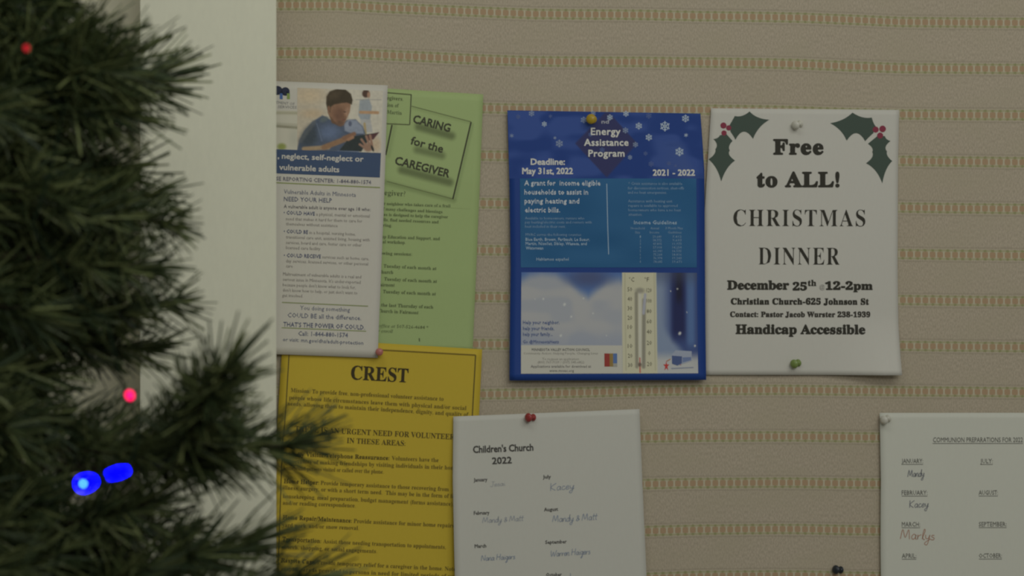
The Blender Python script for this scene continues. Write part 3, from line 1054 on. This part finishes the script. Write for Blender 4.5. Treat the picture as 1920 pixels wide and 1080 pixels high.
for s, x0, y0, x1, cp, c, bo in [('Help your neighbor,', 979.6, 607.6, 1048, 6.5, TB, .3), ('help your friends,', 979.6, 618.8, 1038, 6.5, TB, .3), ('help your family...', 979.6, 629.6, 1035, 6.5, TB, .3),
                                ('Go @MinnesotaHeats', 979.6, 643.6, 1046.6, 6.2, TB, .15),
                                ('MINNESOTA VALLEY ACTION COUNCIL', 995.8, 657.7, 1104.6, 4.6, (66, 66, 62), .2), ('Community Action: Helping People, Changing Lives', 980.6, 664.2, 1119.6, 4.2, (100, 98, 90), 0),
                                ('To request an application', 1015.4, 675, 1084, 4.4, (98, 96, 88), 0), ('(800) 767-7139 / (507) 345-6822', 1006.7, 681, 1094, 4.4, (96, 94, 86), 0),
                                ('Applications available for download at', 993.8, 689, 1106.7, 4.8, (74, 72, 68), .12), ('www.mnvac.org', 1028.5, 697, 1074.4, 4.8, (74, 72, 68), .12)]:
    b.text(s, x0, y0, x1, y0, cp, c, bold=bo, nb=2, res=1)
b.done()
b = Block(blue, 'scale_numbers', 0.0006)
TN = (70, 68, 56)
b.text('\u00b0C', *q3(1145, 135), *q3(1192, 135), 8, TN, res=1)
b.text('\u00b0F', *q3(1283, 135), *q3(1325, 135), 8, TN, res=1)
for y, n in zip((222, 308, 392, 477, 560, 645, 730, 818, 902), ('50', '40', '30', '20', '10', '0', '10', '20', '30')):
    w_ = 40 if len(n) > 1 else 20
    b.text(n, *q3(1152 - w_ / 2, y), *q3(1152 + w_ / 2, y), 7.6, TN, res=1)
for y, n in zip((230, 325, 418, 510, 603, 702, 795, 892), ('120', '100', '80', '60', '40', '20', '0', '20')):
    w_ = 44 if len(n) > 1 else 20
    b.text(n, *q3(1325 - w_ / 2, y), *q3(1325 + w_ / 2, y), 7.6, TN, res=1)
b.done()
b = Block(blue, 'printed_logo', 0.0006)
b.quad((1131.7, 662.5), (1141.5, 662.5), (1141.5, 687), (1131.7, 687), (106, 40, 34), 2, 3)
b.quad((1141.5, 662.5), (1148, 662.5), (1148, 687), (1141.5, 687), (104, 86, 44), 2, 3)
b.quad((1148, 662.5), (1155.6, 662.5), (1155.6, 681), (1148, 681), (62, 82, 116), 2, 3)
b.quad((1148, 681), (1155.6, 681), (1155.6, 687.5), (1148, 687.5), (112, 112, 104), 2, 1)
b.done('small square logo in red, gold and blue')
b = Block(blue, 'printed_logo', 0.0006)
b.poly([q3(*p) for p in [(1525, 790), (1560, 752), (1705, 760), (1705, 845), (1575, 890), (1527, 872)]], (112, 118, 128))
b.poly([q3(*p) for p in [(1528, 800), (1618, 806), (1616, 868), (1575, 888), (1528, 872)]], (52, 64, 94), 2e-5)
b.poly([q3(*p) for p in [(1622, 815), (1700, 812), (1698, 840), (1622, 862)]], (78, 90, 116), 2e-5)
b.stroke([q3(1615, 810), q3(1700, 806)], 3.0, (66, 76, 100))
b.stroke([q3(1615, 840), q3(1700, 828)], 2.4, (66, 76, 100))
b.stroke([q3(1520, 915), q3(1720, 905)], 1.8, (98, 104, 116))
b.stroke([q3(1590, 830), q3(1605, 885)], 1.6, (120, 44, 44))
b.stroke([q3(1545, 770), q3(1690, 775)], 1.6, (132, 134, 134))
b.done('blue and grey house shaped badge')
b = Block(blue, 'printed_logo', 0.0006)
st = []
for k in range(10):
    a = -math.pi / 2 + k * math.pi / 5
    r = 7.0 if k % 2 == 0 else 2.4
    st.append((1247.5 + r * 0.85 * math.cos(a), 686 + r * 1.45 * math.sin(a)))
b.poly(st, (136, 40, 36))
b.stroke([q3(1480, 850), q3(1515, 830)], 1.6, (124, 84, 60))
b.done('little red star figure')

# ---------------------------------------------------------------- handwriting
GL = {  # simple pen strokes in a unit em: x right, y up, x-height 0.5
    'M': (0.9, [[(0, 0), (.12, .95), (.4, .15), (.62, .95), (.78, 0)]]), 'K': (.7, [[(.05, 1), (.1, 0)], [(.6, .95), (.1, .45), (.6, 0)]]),
    'W': (1.0, [[(0, .95), (.2, 0), (.45, .7), (.65, 0), (.95, .95)]]), 'H': (.8, [[(.1, 1), (.08, 0)], [(.65, 1), (.62, 0)], [(.08, .5), (.65, .52)]]),
    'N': (.8, [[(.05, 0), (.1, .9), (.6, .05), (.65, .95)]]), 'J': (.6, [[(.2, .95), (.6, .97)], [(.42, .95), (.4, .1), (.2, -.05), (.05, .15)]]),
    'a': (.5, [[(.4, .42), (.2, .5), (.05, .25), (.15, 0), (.35, .15), (.4, .45), (.4, .05), (.5, .02)]]),
    'n': (.5, [[(.05, .48), (.06, 0), (.1, .35), (.3, .5), (.38, .3), (.4, 0), (.5, .05)]]),
    'd': (.5, [[(.38, .4), (.18, .48), (.05, .22), (.15, 0), (.35, .12), (.42, 1), (.42, .05), (.5, .03)]]),
    'y': (.5, [[(.05, .48), (.1, .15), (.3, .12), (.42, .48), (.3, -.4), (.12, -.5), (.06, -.3), (.5, .1)]]),
    '&': (.55, [[(.5, .1), (.15, .55), (.25, .75), (.38, .55), (.08, .15), (.25, 0), (.5, .3)]]),
    't': (.35, [[(.18, .9), (.15, .1), (.3, .02)], [(0, .55), (.35, .6)]]), 'c': (.42, [[(.36, .42), (.18, .48), (.05, .22), (.18, 0), (.42, .12)]]),
    'e': (.42, [[(.06, .22), (.34, .3), (.25, .5), (.06, .3), (.14, 0), (.42, .12)]]), 'r': (.4, [[(.06, .48), (.08, 0), (.1, .3), (.35, .48)]]),
    'i': (.25, [[(.1, .48), (.12, .05), (.25, .05)], [(.12, .68), (.14, .72)]]), 'g': (.5, [[(.4, .42), (.18, .5), (.05, .25), (.2, .05), (.38, .2), (.42, .48), (.36, -.4), (.15, -.48), (.5, .08)]]),
    's': (.4, [[(.32, .44), (.12, .45), (.1, .3), (.32, .18), (.25, 0), (.02, .04)]]), 'l': (.28, [[(.05, .05), (.25, .85), (.15, 1), (.08, .3), (.2, 0), (.28, .05)]]),
    'o': (.45, [[(.2, .48), (.05, .22), (.2, 0), (.38, .22), (.2, .48), (.45, .42)]]), 'u': (.5, [[(.05, .48), (.08, .08), (.3, .05), (.38, .48), (.4, .05), (.5, .05)]]),
    'h': (.5, [[(.05, 1), (.07, 0), (.1, .35), (.3, .48), (.38, .25), (.4, 0), (.5, .05)]]), ' ': (.3, [])}


def handwriting(block, s, x0, y0, x1, y1, h, color, width=1.3, slant=0.12):
    w = sum(GL[c][0] for c in s)
    sx = (x1 - x0) / w
    cx = 0.0
    for c in s:
        adv, sts = GL[c]
        for st_ in sts:
            p = np.array(st_, float)
            # smooth the pen stroke (Catmull-Rom)
            if len(p) > 2:
                q = np.vstack([2 * p[0] - p[1], p, 2 * p[-1] - p[-2]])
                out = []
                for i in range(1, len(q) - 2):
                    for t in (0, .25, .5, .75):
                        out.append(0.5 * (2 * q[i] + (q[i + 1] - q[i - 1]) * t + (2 * q[i - 1] - 5 * q[i] + 4 * q[i + 1] - q[i + 2]) * t * t + (3 * q[i] - q[i - 1] - 3 * q[i + 1] + q[i + 2]) * t ** 3))
                out.append(q[-2])
                p = np.array(out)
            X = x0 + (cx + p[:, 0]) * sx + slant * p[:, 1] * h
            fr = (X - x0) / (x1 - x0)
            Y = y0 + (y1 - y0) * fr - p[:, 1] * h
            block.stroke(np.stack([X, Y], -1), width, color)
        cx += adv


# ---------------------------------------------------------------- children's church sheet
kids = Sheet('sign_up_sheet', "white Children's Church 2022 sign-up sheet held by one red pin", 'sign-up sheet',
             [(850, 781), (848, 900), (850, 1010), (853, 1145)], [(1199, 767), (1204, 900), (1214, 1140)], 0.0085,
             lambda u, v: 0.004 * v + 0.0015 * np.sin(u * 4) * v + 0.004 * np.clip(1 - u / 0.2, 0, 1) ** 2 * np.clip(v * 3, 0, 1), (137, 137, 128))
KK = (50, 49, 45)
b = Block(kids, 'heading_text', 0.0003)
b.text("Children's Church", 887.3, 849, 999.5, 844.6, 12.5, KK, bold=0.65)
b.text('2022', 923, 870, 959, 868.3, 12, KK, bold=0.65)
b.done()
for s_, x0, y0, x1, y1 in [('January', 888, 902.8, 913.3, 901.8), ('July', 1017.8, 897.2, 1032.4, 896.6), ('February', 888, 964.8, 917, 963.8), ('August', 1019.6, 958.3, 1045.6, 957.2),
                           ('March', 889.5, 1026.7, 911, 1025.8), ('September', 1021.8, 1019.3, 1061.5, 1017.8), ('October', 1023, 1080.2, 1052, 1079.3)]:
    b = Block(kids, 'month_text', 0.0003)
    b.text(s_, x0, y0, x1, y1, 6.6, (60, 59, 55), bold=0.35, nb=3, res=1)
    b.done()
HB = (96, 103, 112)
for s_, x0, y0, x1, y1, h_, c_, w_ in [('Jesai', 918, 912, 947, 910, 9, (114, 116, 116), 1.0), ('Kacey', 1030, 920, 1076, 916, 14, HB, 1.2),
                                       ('Mandy & Matt', 904, 980, 980.5, 976, 11, (104, 108, 112), 1.1), ('Mandy & Matt', 1035, 978.5, 1119, 974, 13, HB, 1.2),
                                       ('Nana Haigers', 901, 1051, 965, 1047, 11, HB, 1.2), ('Warren Haigers', 1031, 1043, 1106, 1038, 12, HB, 1.2)]:
    b = Block(kids, 'handwriting', 0.0003)
    handwriting(b, s_, x0, y0, x1, y1, h_, c_, w_)
    b.done('name in faint blue grey pen')
b = Block(kids, 'pen_stroke', 0.0003)
b.stroke([(1068.5, 1074), (1068, 1092)], 1.2, HB)
b.done()

# ---------------------------------------------------------------- communion sheet
comm = Sheet('sign_up_sheet', 'white Communion Preparations for 2022 sheet at the lower right corner', 'sign-up sheet',
             [(1649, 774), (1651, 900), (1650, 1010), (1651, 1140)], [(2012, 774), (2014, 1142)], 0.003,
             lambda u, v: 0.002 * v + 0.001 * np.sin(u * 5 + 1), (141, 142, 131))
b = Block(comm, 'heading_text', 0.0003)
CK = (70, 70, 64)
b.text('COMMUNION PREPARATIONS FOR 2022', 1749, 828.8, 1918, 829, 8.6, CK, bold=0.15, nb=2)
b.stroke([(1748, 831.3), (1918, 831.5)], 1.1, CK)
b.done()
for s_, x0, x1, y in [('JANUARY:', 1689.7, 1730, 868.2), ('JULY:', 1838, 1861.4, 868.5), ('FEBRUARY:', 1689.7, 1738, 927.6), ('AUGUST:', 1834.8, 1871, 927.6), ('MARCH:', 1689.7, 1724, 986.8),
                      ('SEPTEMBER:', 1834.8, 1887, 986.8), ('APRIL:', 1689.7, 1717, 1045.7), ('OCTOBER:', 1834.8, 1878, 1045.7)]:
    b = Block(comm, 'month_text', 0.0003)
    b.text(s_, x0, y, x1, y, 8.2, (72, 72, 66), bold=0.2, nb=2, res=1)
    b.stroke([(x0, y + 2.3), (x1, y + 2.3)], 1.1, (80, 80, 74))
    b.done()
for s_, x0, y0, x1, y1, h_, c_, lb in [('Mandy', 1701, 894, 1732, 893, 13.5, (84, 86, 88), 'name in grey pen'), ('Kacey', 1703, 952, 1740, 950, 14, (84, 86, 88), 'name in grey pen'),
                                       ('Marlys', 1687, 1010, 1752, 1012, 19, (118, 88, 72), 'name in brown pen')]:
    b = Block(comm, 'handwriting', 0.0003)
    handwriting(b, s_, x0, y0, x1, y1, h_, c_, 1.3)
    b.done(lb)


# ---------------------------------------------------------------- push pins
def lathe(profile, axis, origin, n=20):
    ax = Vector(axis).normalized()
    q = Vector((0, 0, 1)).rotation_difference(ax)
    vs, fs = [], []
    for r, z in profile:
        for k in range(n):
            a = 2 * math.pi * k / n
            vs.append((Vector(origin) + q @ Vector((r * math.cos(a), r * math.sin(a), z)))[:])
    for j in range(len(profile) - 1):
        for k in range(n):
            a, c = j * n + k, j * n + (k + 1) % n
            fs.append((a, c, c + n, a + n))
    fs.append(tuple(range(n - 1, -1, -1)))
    fs.append(tuple((len(profile) - 1) * n + k for k in range(n)))
    return vs, fs


def arc(r, z0, z1, rmin, n=6):
    # rounded disc edge between heights z0..z1
    return [(rmin + (r - rmin) * math.sin(math.pi * t / n), z0 + (z1 - z0) * t / n) for t in range(n + 1)]


steel = new_mat('pin_steel', (0.6, 0.6, 0.6), 0.3, 0.5, 1.0)


def push_pin(label, bx, by, hx, hy, off, mat, size=1.0):
    base = WV(bx, by, off + 0.0008)
    ln = 0.0100 * size
    dep = 0.8 * ln
    for _ in range(4):
        head = WV(hx, hy, off + 0.0008 + dep)
        lat2 = (head.x - base.x) ** 2 + (head.z - base.z) ** 2
        dep = math.sqrt(max(ln * ln - lat2, (0.35 * ln) ** 2))
    ax = (head - base).normalized()
    root = thing('push_pin', label, 'push pin', base[:])
    k = size
    prof = [(0.0008 * k, -0.0001)] + arc(0.0040 * k, 0.0, 0.0022 * k, 0.0016 * k) + [(0.0022 * k, 0.0035 * k), (0.0024 * k, 0.006 * k)] + arc(0.0049 * k, 0.0070 * k, 0.0118 * k, 0.0022 * k, 10) + [(0.0008 * k, 0.0119 * k)]
    v, f = lathe(prof, ax, base)
    link_mesh('pin_body', v, f, mat, root, smooth=True)
    v, f = lathe([(0.0002, -0.0085), (0.0005, -0.006), (0.0005, 0.0)], ax, base, 8)
    o = link_mesh('needle', v, f, steel, root, smooth=True)
    o['label'] = 'thin steel needle'


def plastic(name, c, rough=0.3):
    return new_mat(name, tuple(alb(c)), rough, 0.4)


push_pin("red push pin at the top of the Children's Church sheet", 1001, 782.5, 990, 783, 0.0095, plastic('red_plastic', (104, 38, 36)))
push_pin('yellow push pin at the top of the blue poster', 1112, 224, 1108, 223, 0.0058, plastic('yellow_plastic', (118, 100, 28)), 1.12)
push_pin('white push pin at the top of the Christmas flyer', 1501, 231.5, 1491, 235, 0.0022, plastic('white_plastic', (140, 139, 128)))
push_pin('green push pin at the bottom of the Christmas flyer', 1497.5, 680, 1488.5, 682.5, 0.0022, plastic('green_plastic', (84, 98, 52)))
push_pin('black push pin in the bare fabric near the bottom edge', 1577.5, 1068.5, 1566.5, 1068, 0.0, plastic('black_plastic', (26, 30, 33)))
push_pin('white push pin at the top left corner of the Communion sheet', 1666, 784, 1657, 788, 0.0045, plastic('white_plastic', (140, 139, 128)))
push_pin('pink push pin at the lower right corner of the white brochure', 713, 659, 711, 660, 0.011, plastic('pink_plastic', (124, 76, 70)), 0.85)


# ---------------------------------------------------------------- Christmas tree
TOFF = 0.56                      # distance of the trunk in front of the board
trunk = WV(-300, 540, TOFF)
tree = thing('christmas_tree', 'dark green artificial Christmas tree in the left foreground', 'Christmas tree', (trunk.x, trunk.y, 0))


def needle_mat():
    m = bpy.data.materials.new('needle_green')
    m.use_nodes = True
    nt = m.node_tree
    b = nt.nodes['Principled BSDF']
    g = nt.nodes.new('ShaderNodeNewGeometry')
    r = nt.nodes.new('ShaderNodeValToRGB')
    el = r.color_ramp.elements
    el[0].position, el[0].color = 0.0, (0.022, 0.040, 0.016, 1)
    el[1].position, el[1].color = 1.0, (0.175, 0.205, 0.075, 1)
    e = el.new(0.6)
    e.color = (0.058, 0.078, 0.026, 1)
    nt.links.new(g.outputs['Random Per Island'], r.inputs[0])
    nt.links.new(r.outputs[0], b.inputs['Base Color'])
    b.inputs['Roughness'].default_value = 0.5
    b.inputs['Specular IOR Level'].default_value = 0.3
    return m


NEEDLE = needle_mat()
STEM = new_mat('branch_wire', (0.06, 0.05, 0.03), 0.8, 0.2, noise=0.2, nscale=80)


def nrm(a):
    return a / (np.linalg.norm(a, axis=-1, keepdims=True) + 1e-9)


def needles(twigs, rng):
    """twigs: (p0, p1, count, length, spread at base, spread at tip, width)"""
    V, F, n0 = [], [], 0
    for p0, p1, cnt, L, a0, a1, w in twigs:
        p0, p1 = np.array(p0), np.array(p1)
        ax = nrm(p1 - p0)
        ref = np.array([0, 0, 1.0]) if abs(ax[2]) < 0.9 else np.array([1.0, 0, 0])
        e1 = nrm(np.cross(ax, ref))
        e2 = np.cross(ax, e1)
        t = 1 - rng.random(cnt) ** 1.15
        ph = rng.random(cnt) * 2 * math.pi
        al = np.radians(a0 + (a1 - a0) * t + rng.normal(0, 15, cnt))
        rad = np.cos(ph)[:, None] * e1 + np.sin(ph)[:, None] * e2
        d = np.cos(al)[:, None] * ax + np.sin(al)[:, None] * rad
        ll = (L * (0.75 + 0.4 * rng.random(cnt)))[:, None]
        base = p0 + (p1 - p0) * t[:, None]
        d2 = nrm(d + ax * 0.18 + rng.normal(0, 0.13, (cnt, 3)))
        mid = base + d * ll * 0.5
        tip = mid + d2 * ll * 0.5
        s1 = nrm(np.cross(d, ax + rng.normal(0, 0.2, (cnt, 3))))
        s2 = np.cross(d, s1)
        ring = []
        for c_, rr in ((base, 0.9), (mid, 1.0), (tip, 0.62)):
            for k in range(3):
                a = 2 * math.pi * k / 3
                ring.append(c_ + (math.cos(a) * s1 + 0.55 * math.sin(a) * s2) * w * 0.5 * rr)
        vv = np.stack(ring, 1).reshape(-1, 3)
        V.append(vv)
        idx = n0 + np.arange(cnt)[:, None] * 9
        for j in (0, 3):
            for k in range(3):
                q = np.array([j + k, j + (k + 1) % 3, j + 3 + (k + 1) % 3, j + 3 + k])
                F.extend((idx + q).tolist())
        F.extend((idx + np.array([6, 7, 8])).tolist())
        n0 += cnt * 9
    return np.concatenate(V), F


def tube(pts, r0, r1, n=6):
    pts = [np.array(p, float) for p in pts]
    vs, fs = [], []
    for i, p in enumerate(pts):
        a = pts[min(i + 1, len(pts) - 1)] - pts[max(i - 1, 0)]
        a = nrm(a)
        ref = np.array([0, 0, 1.0]) if abs(a[2]) < 0.9 else np.array([1.0, 0, 0])
        e1 = nrm(np.cross(a, ref))
        e2 = np.cross(a, e1)
        r = r0 + (r1 - r0) * i / (len(pts) - 1)
        for k in range(n):
            an = 2 * math.pi * k / n
            vs.append(p + r * (math.cos(an) * e1 + math.sin(an) * e2))
    for i in range(len(pts) - 1):
        for k in range(n):
            fs.append((i * n + k, i * n + (k + 1) % n, (i + 1) * n + (k + 1) % n, (i + 1) * n + k))
    fs.append(tuple(range(n)))
    fs.append(tuple((len(pts) - 1) * n + k for k in range(n - 1, -1, -1)))
    return vs, fs


def branch(stems, twigs):
    vs, fs = [], []
    for pts, r0, r1 in stems:
        v, f = tube(pts, r0, r1)
        fs += [tuple(i + len(vs) for i in q) for q in f]
        vs += [tuple(p) for p in v]
    o = link_mesh('branch', vs, fs, STEM, tree, smooth=True)
    v, f = needles(twigs, RNG)
    link_mesh('needles', v, f, NEEDLE, o)
    return o


def px3(px, py, off):
    return np.array(W(px, py, off))


trv = np.array(trunk[:])
# trunk pole and stand
link_mesh('trunk', *tube([(trunk.x, trunk.y, 0.05), (trunk.x, trunk.y, 1.2), (trunk.x, trunk.y, 2.3)], 0.018, 0.010, 12), STEM, tree, smooth=True)
for k in range(4):
    a = math.pi / 4 + k * math.pi / 2
    link_mesh('stand_leg', *tube([(trunk.x, trunk.y, 0.14), (trunk.x + 0.2 * math.cos(a), trunk.y + 0.2 * math.sin(a), 0.07), (trunk.x + 0.3 * math.cos(a), trunk.y + 0.3 * math.sin(a), 0.012)], 0.012, 0.010, 8), STEM, tree, smooth=True)

# the boughs whose tips show against the wall: (base px, tip px, depth at base, depth at tip, needle length mm, count, spread0, spread1)
KEY = [
    ((-120, 190, .56), (285, 152, .52), 62, 290, 60, 30),
    ((60, 175, .58), (240, 115, .62), 60, 120, 58, 38),
    ((40, 190, .58), (250, 215, .60), 52, 120, 58, 40),
    ((-60, 120, .56), (185, 70, .60), 54, 150, 60, 34),
    ((-80, 40, .56), (112, 5, .58), 50, 160, 60, 34),
    ((-100, 330, .56), (322, 422, .60), 38, 270, 60, 50),
    ((-20, 420, .54), (292, 362, .56), 42, 200, 58, 42),
    ((0, 300, .50), (240, 318, .52), 46, 170, 62, 40),
    ((-60, 640, .56), (338, 563, .55), 42, 200, 60, 38),
    ((40, 480, .60), (290, 505, .62), 44, 140, 60, 40),
    ((20, 640, .52), (290, 655, .50), 42, 130, 60, 40),
    ((320, 880, .62), (424, 688, .74), 56, 190, 58, 38),
    ((-60, 840, .56), (550, 838, .58), 60, 330, 56, 40),
    ((250, 850, .56), (420, 830, .62), 52, 120, 60, 42),
    ((60, 1130, .60), (470, 1020, .64), 64, 160, 46, 22),
    ((100, 1210, .56), (560, 1085, .60), 60, 150, 46, 22),
    ((60, 1000, .60), (300, 940, .64), 50, 130, 60, 40),
    ((-40, 960, .56), (330, 1000, .54), 50, 150, 58, 36),
]
for (x0, y0, o0), (x1, y1, o1), L, cnt, a0, a1 in KEY:
    p0, p1 = px3(x0, y0, o0), px3(x1, y1, o1)
    start = np.array([trunk.x, trunk.y, p0[2] + 0.0])
    tw = [(p0, p1, cnt, L * 1e-3, a0, a1, 0.0029)]
    stems = [([start, p0, (p0 + p1) / 2, p1], 0.004, 0.0018)]
    d = p1 - p0
    for k in range(3):
        t = 0.15 + 0.2 * k
        s0 = p0 + d * t
        yaw = (1 if k % 2 else -1) * math.radians(38)
        up = RNG.normal(0, 0.2)
        dd = np.array([d[0] * math.cos(yaw), d[0] * math.sin(yaw) + d[1], d[2] + up * 0.04])
        s1 = s0 + dd * (0.5 - 0.12 * k)
        tw.append((s0, s1, int(cnt * 0.38), L * 1e-3 * 0.9, a0, 42, 0.0028))
        stems.append(([s0, (s0 + s1) / 2, s1], 0.002, 0.0012))
    branch(stems, tw)

# the dense body of the tree behind and in front of those boughs
ENV_Y = [-300, -100, 0, 100, 220, 330, 430, 560, 700, 800, 900, 1000, 1100, 1300]
ENV_X = [40, 60, 60, 150, 170, 170, 210, 200, 190, 150, 180, 210, 320, 420]
k = 0
for y in np.arange(-150, 1290, 33.0):
    for rep in range(2 if int(y) % 2 else 1):
        yy = y + RNG.normal(0, 10)
        xm = np.interp(yy, ENV_Y, ENV_X) + RNG.normal(0, 18)
        reach = (xm + 300) * S * (D - TOFF) / D
        az = math.radians(RNG.choice([-75, -50, -30, -12, 12, 30]) + RNG.normal(0, 8))    # 0 = to the right, negative = towards the camera
        zz = W(0, yy, TOFF)[2]
        ln = reach * (0.82 + 0.18 * RNG.random())
        dirv = np.array([math.cos(az), math.sin(az) * 0.9, -0.12 + 0.18 * RNG.random()])
        p0 = np.array([trunk.x, trunk.y, zz]) + dirv * ln * 0.15
        p1 = np.array([trunk.x, trunk.y, zz]) + dirv * ln
        if p1[1] > -0.22:
            p1[1] = -0.22
        tw = [(p0 + (p1 - p0) * 0.1, p1, 85, 0.052, 60, 38, 0.0029)]
        stems = [([np.array([trunk.x, trunk.y, zz]), p0, p1], 0.004, 0.0018)]
        for q in range(4):
            t = 0.25 + 0.16 * q
            s0 = p0 + (p1 - p0) * t
            yw = az + (1 if q % 2 else -1) * math.radians(36)
            s1 = s0 + np.array([math.cos(yw), math.sin(yw), 0.25 * RNG.normal()]) * ln * (0.42 - 0.06 * q)
            if s1[1] > -0.22:
                s1[1] = -0.22
            tw.append((s0, s1, 42, 0.048, 60, 40, 0.0029))
            stems.append(([s0, s1], 0.002, 0.0012))
        branch(stems, tw)
        k += 1

# the rest of the tree above, below and beside what the photo shows
rt = np.random.default_rng(5)
tw, vs, fs = [], [], []
for i in range(120):
    if i < 78:
        zz = 0.32 + 0.76 * (i / 78.0)
        az = i * 2.4
    elif i < 98:
        zz = 1.96 + 0.30 * ((i - 78) / 20.0)
        az = i * 2.4
    else:
        zz = 1.1 + 0.8 * ((i - 98) / 22.0)
        az = math.pi + rt.normal(0, 0.7)
    ln = np.interp(zz, [0.3, 1.1, 1.9, 2.3], [0.46, 0.34, 0.17, 0.05])
    c0 = np.array([trunk.x, trunk.y, zz])
    p1 = c0 + np.array([math.cos(az), math.sin(az), -0.15 if zz < 1.1 else 0.25]) * ln
    p1[1] = min(p1[1], -0.22)
    tw.append((c0 + (p1 - c0) * 0.15, p1, 110, 0.05, 60, 38, 0.003))
    stems_ = [[c0, p1]]
    for sg in (-1, 1):
        s0 = c0 + (p1 - c0) * 0.45
        s1 = s0 + np.array([math.cos(az + sg * 0.65), math.sin(az + sg * 0.65), -0.05]) * ln * 0.45
        s1[1] = min(s1[1], -0.22)
        tw.append((s0, s1, 55, 0.05, 60, 38, 0.003))
        stems_.append([s0, s1])
    for q in stems_:
        v, f = tube(q, 0.0035, 0.0015)
        fs += [tuple(i_ + len(vs) for i_ in g) for g in f]
        vs += [tuple(p) for p in v]
v, f = needles(tw, rt)
fs = fs + [tuple(i_ + len(vs) for i_ in g) for g in f]
mi = [0] * (len(fs) - len(f)) + [1] * len(f)
rest = link_mesh('boughs', np.concatenate([np.array(vs), v]), fs, None, tree, mats=[STEM, NEEDLE], mi=mi)
rest['kind'] = 'stuff'

# ---------------------------------------------------------------- string of lights in the tree
def glow(name, color, strength):
    m = bpy.data.materials.new(name)
    m.use_nodes = True
    b = m.node_tree.nodes['Principled BSDF']
    b.inputs['Base Color'].default_value = (*[0.3 * c for c in color], 1)
    b.inputs['Emission Color'].default_value = (*color, 1)
    b.inputs['Emission Strength'].default_value = strength
    b.inputs['Roughness'].default_value = 0.5
    b.inputs['Specular IOR Level'].default_value = 0.05
    return m


anchor = px3(155, 907, 0.95)
lights = thing('string_light', 'string of small coloured bulbs wound through the dark green tree', 'string lights', tuple(anchor))
socket_mat = new_mat('green_socket', (0.008, 0.016, 0.008), 0.8, 0.05)
housing = new_mat('clear_plastic', (0.5, 0.48, 0.4), 0.25, 0.5)


def bulb(p, tail, r, mat, label, core=None, ln=2.6):
    p, tail = np.array(p), np.array(tail)
    ax = nrm(p - tail)
    prof = [(r * 0.7, -r * ln), (r * 0.95, -r * 1.2), (r, -r * 0.4)] + [(r * math.cos(a), r * math.sin(a)) for a in (0.0, 0.4, 0.8, 1.2, 1.5)]
    v, f = lathe(prof, ax, p, 14)
    o = link_mesh('bulb', v, f, mat, lights, smooth=True)
    o['label'] = label
    v, f = lathe([(r * 0.8, -r * (ln + 2.4)), (r * 0.85, -r * ln), (r * 0.75, -r * (ln - 0.1))], ax, p, 12)
    link_mesh('socket', v, f, socket_mat, o, smooth=True)
    return o


bulb(px3(243, 740, .80), px3(262, 790, .74), 0.0034, glow('red_glow', (1.0, 0.006, 0.10), 3.2), 'small glowing red bulb', ln=1.2)
bulb(px3(50, 91, .86), px3(25, 40, .80), 0.0023, glow('red_dim_glow', (1.0, 0.03, 0.05), 0.5), 'small dim red bulb near the treetop', ln=1.2)
BLUE = glow('blue_glow', (0.0, 0.0, 1.0), 16.0)
ob = bulb(px3(156, 907, .95), px3(205, 893, .92), 0.0060, BLUE, 'bright glowing blue bulb', ln=2.2)
v, f = lathe([(0.0022, -0.019), (0.0036, -0.014), (0.0042, -0.008), (0.0034, -0.003), (0.0026, 0.0)], nrm(px3(236, 880, .915) - px3(200, 890, .92)), px3(240, 881, .915), 14)
link_mesh('bulb_collar', v, f, BLUE, ob, smooth=True)  # collar emits by itself, standing in for bulb light caught in the housing
v, f = lathe([(0.0014 * math.cos(a), 0.0014 * math.sin(a)) for a in (-1.4, -.8, -.3, .2, .7, 1.1, 1.5)], (0, -1, 0), px3(156, 907, .9575), 12)
link_mesh('hot_spot', v, f, glow('blue_core', (0.15, 0.7, 1.0), 6.0), ob, smooth=True)  # glowing bead added as the bright cyan hot spot of the blue bulb
wire = [px3(25, 40, .80), px3(120, 200, .7), px3(60, 420, .72), px3(200, 600, .70), px3(262, 790, .74), px3(240, 860, .8), px3(225, 885, .9), px3(120, 1000, .8), px3(60, 1150, .75)]
pts = []
for a, c in zip(wire[:-1], wire[1:]):
    for t in np.linspace(0, 1, 6)[:-1]:
        pts.append(a + (c - a) * t + np.array([0, 0, -0.012 * math.sin(math.pi * t)]))
pts.append(wire[-1])
link_mesh('wire', *tube(pts, 0.0011, 0.0011, 6), socket_mat, lights, smooth=True)
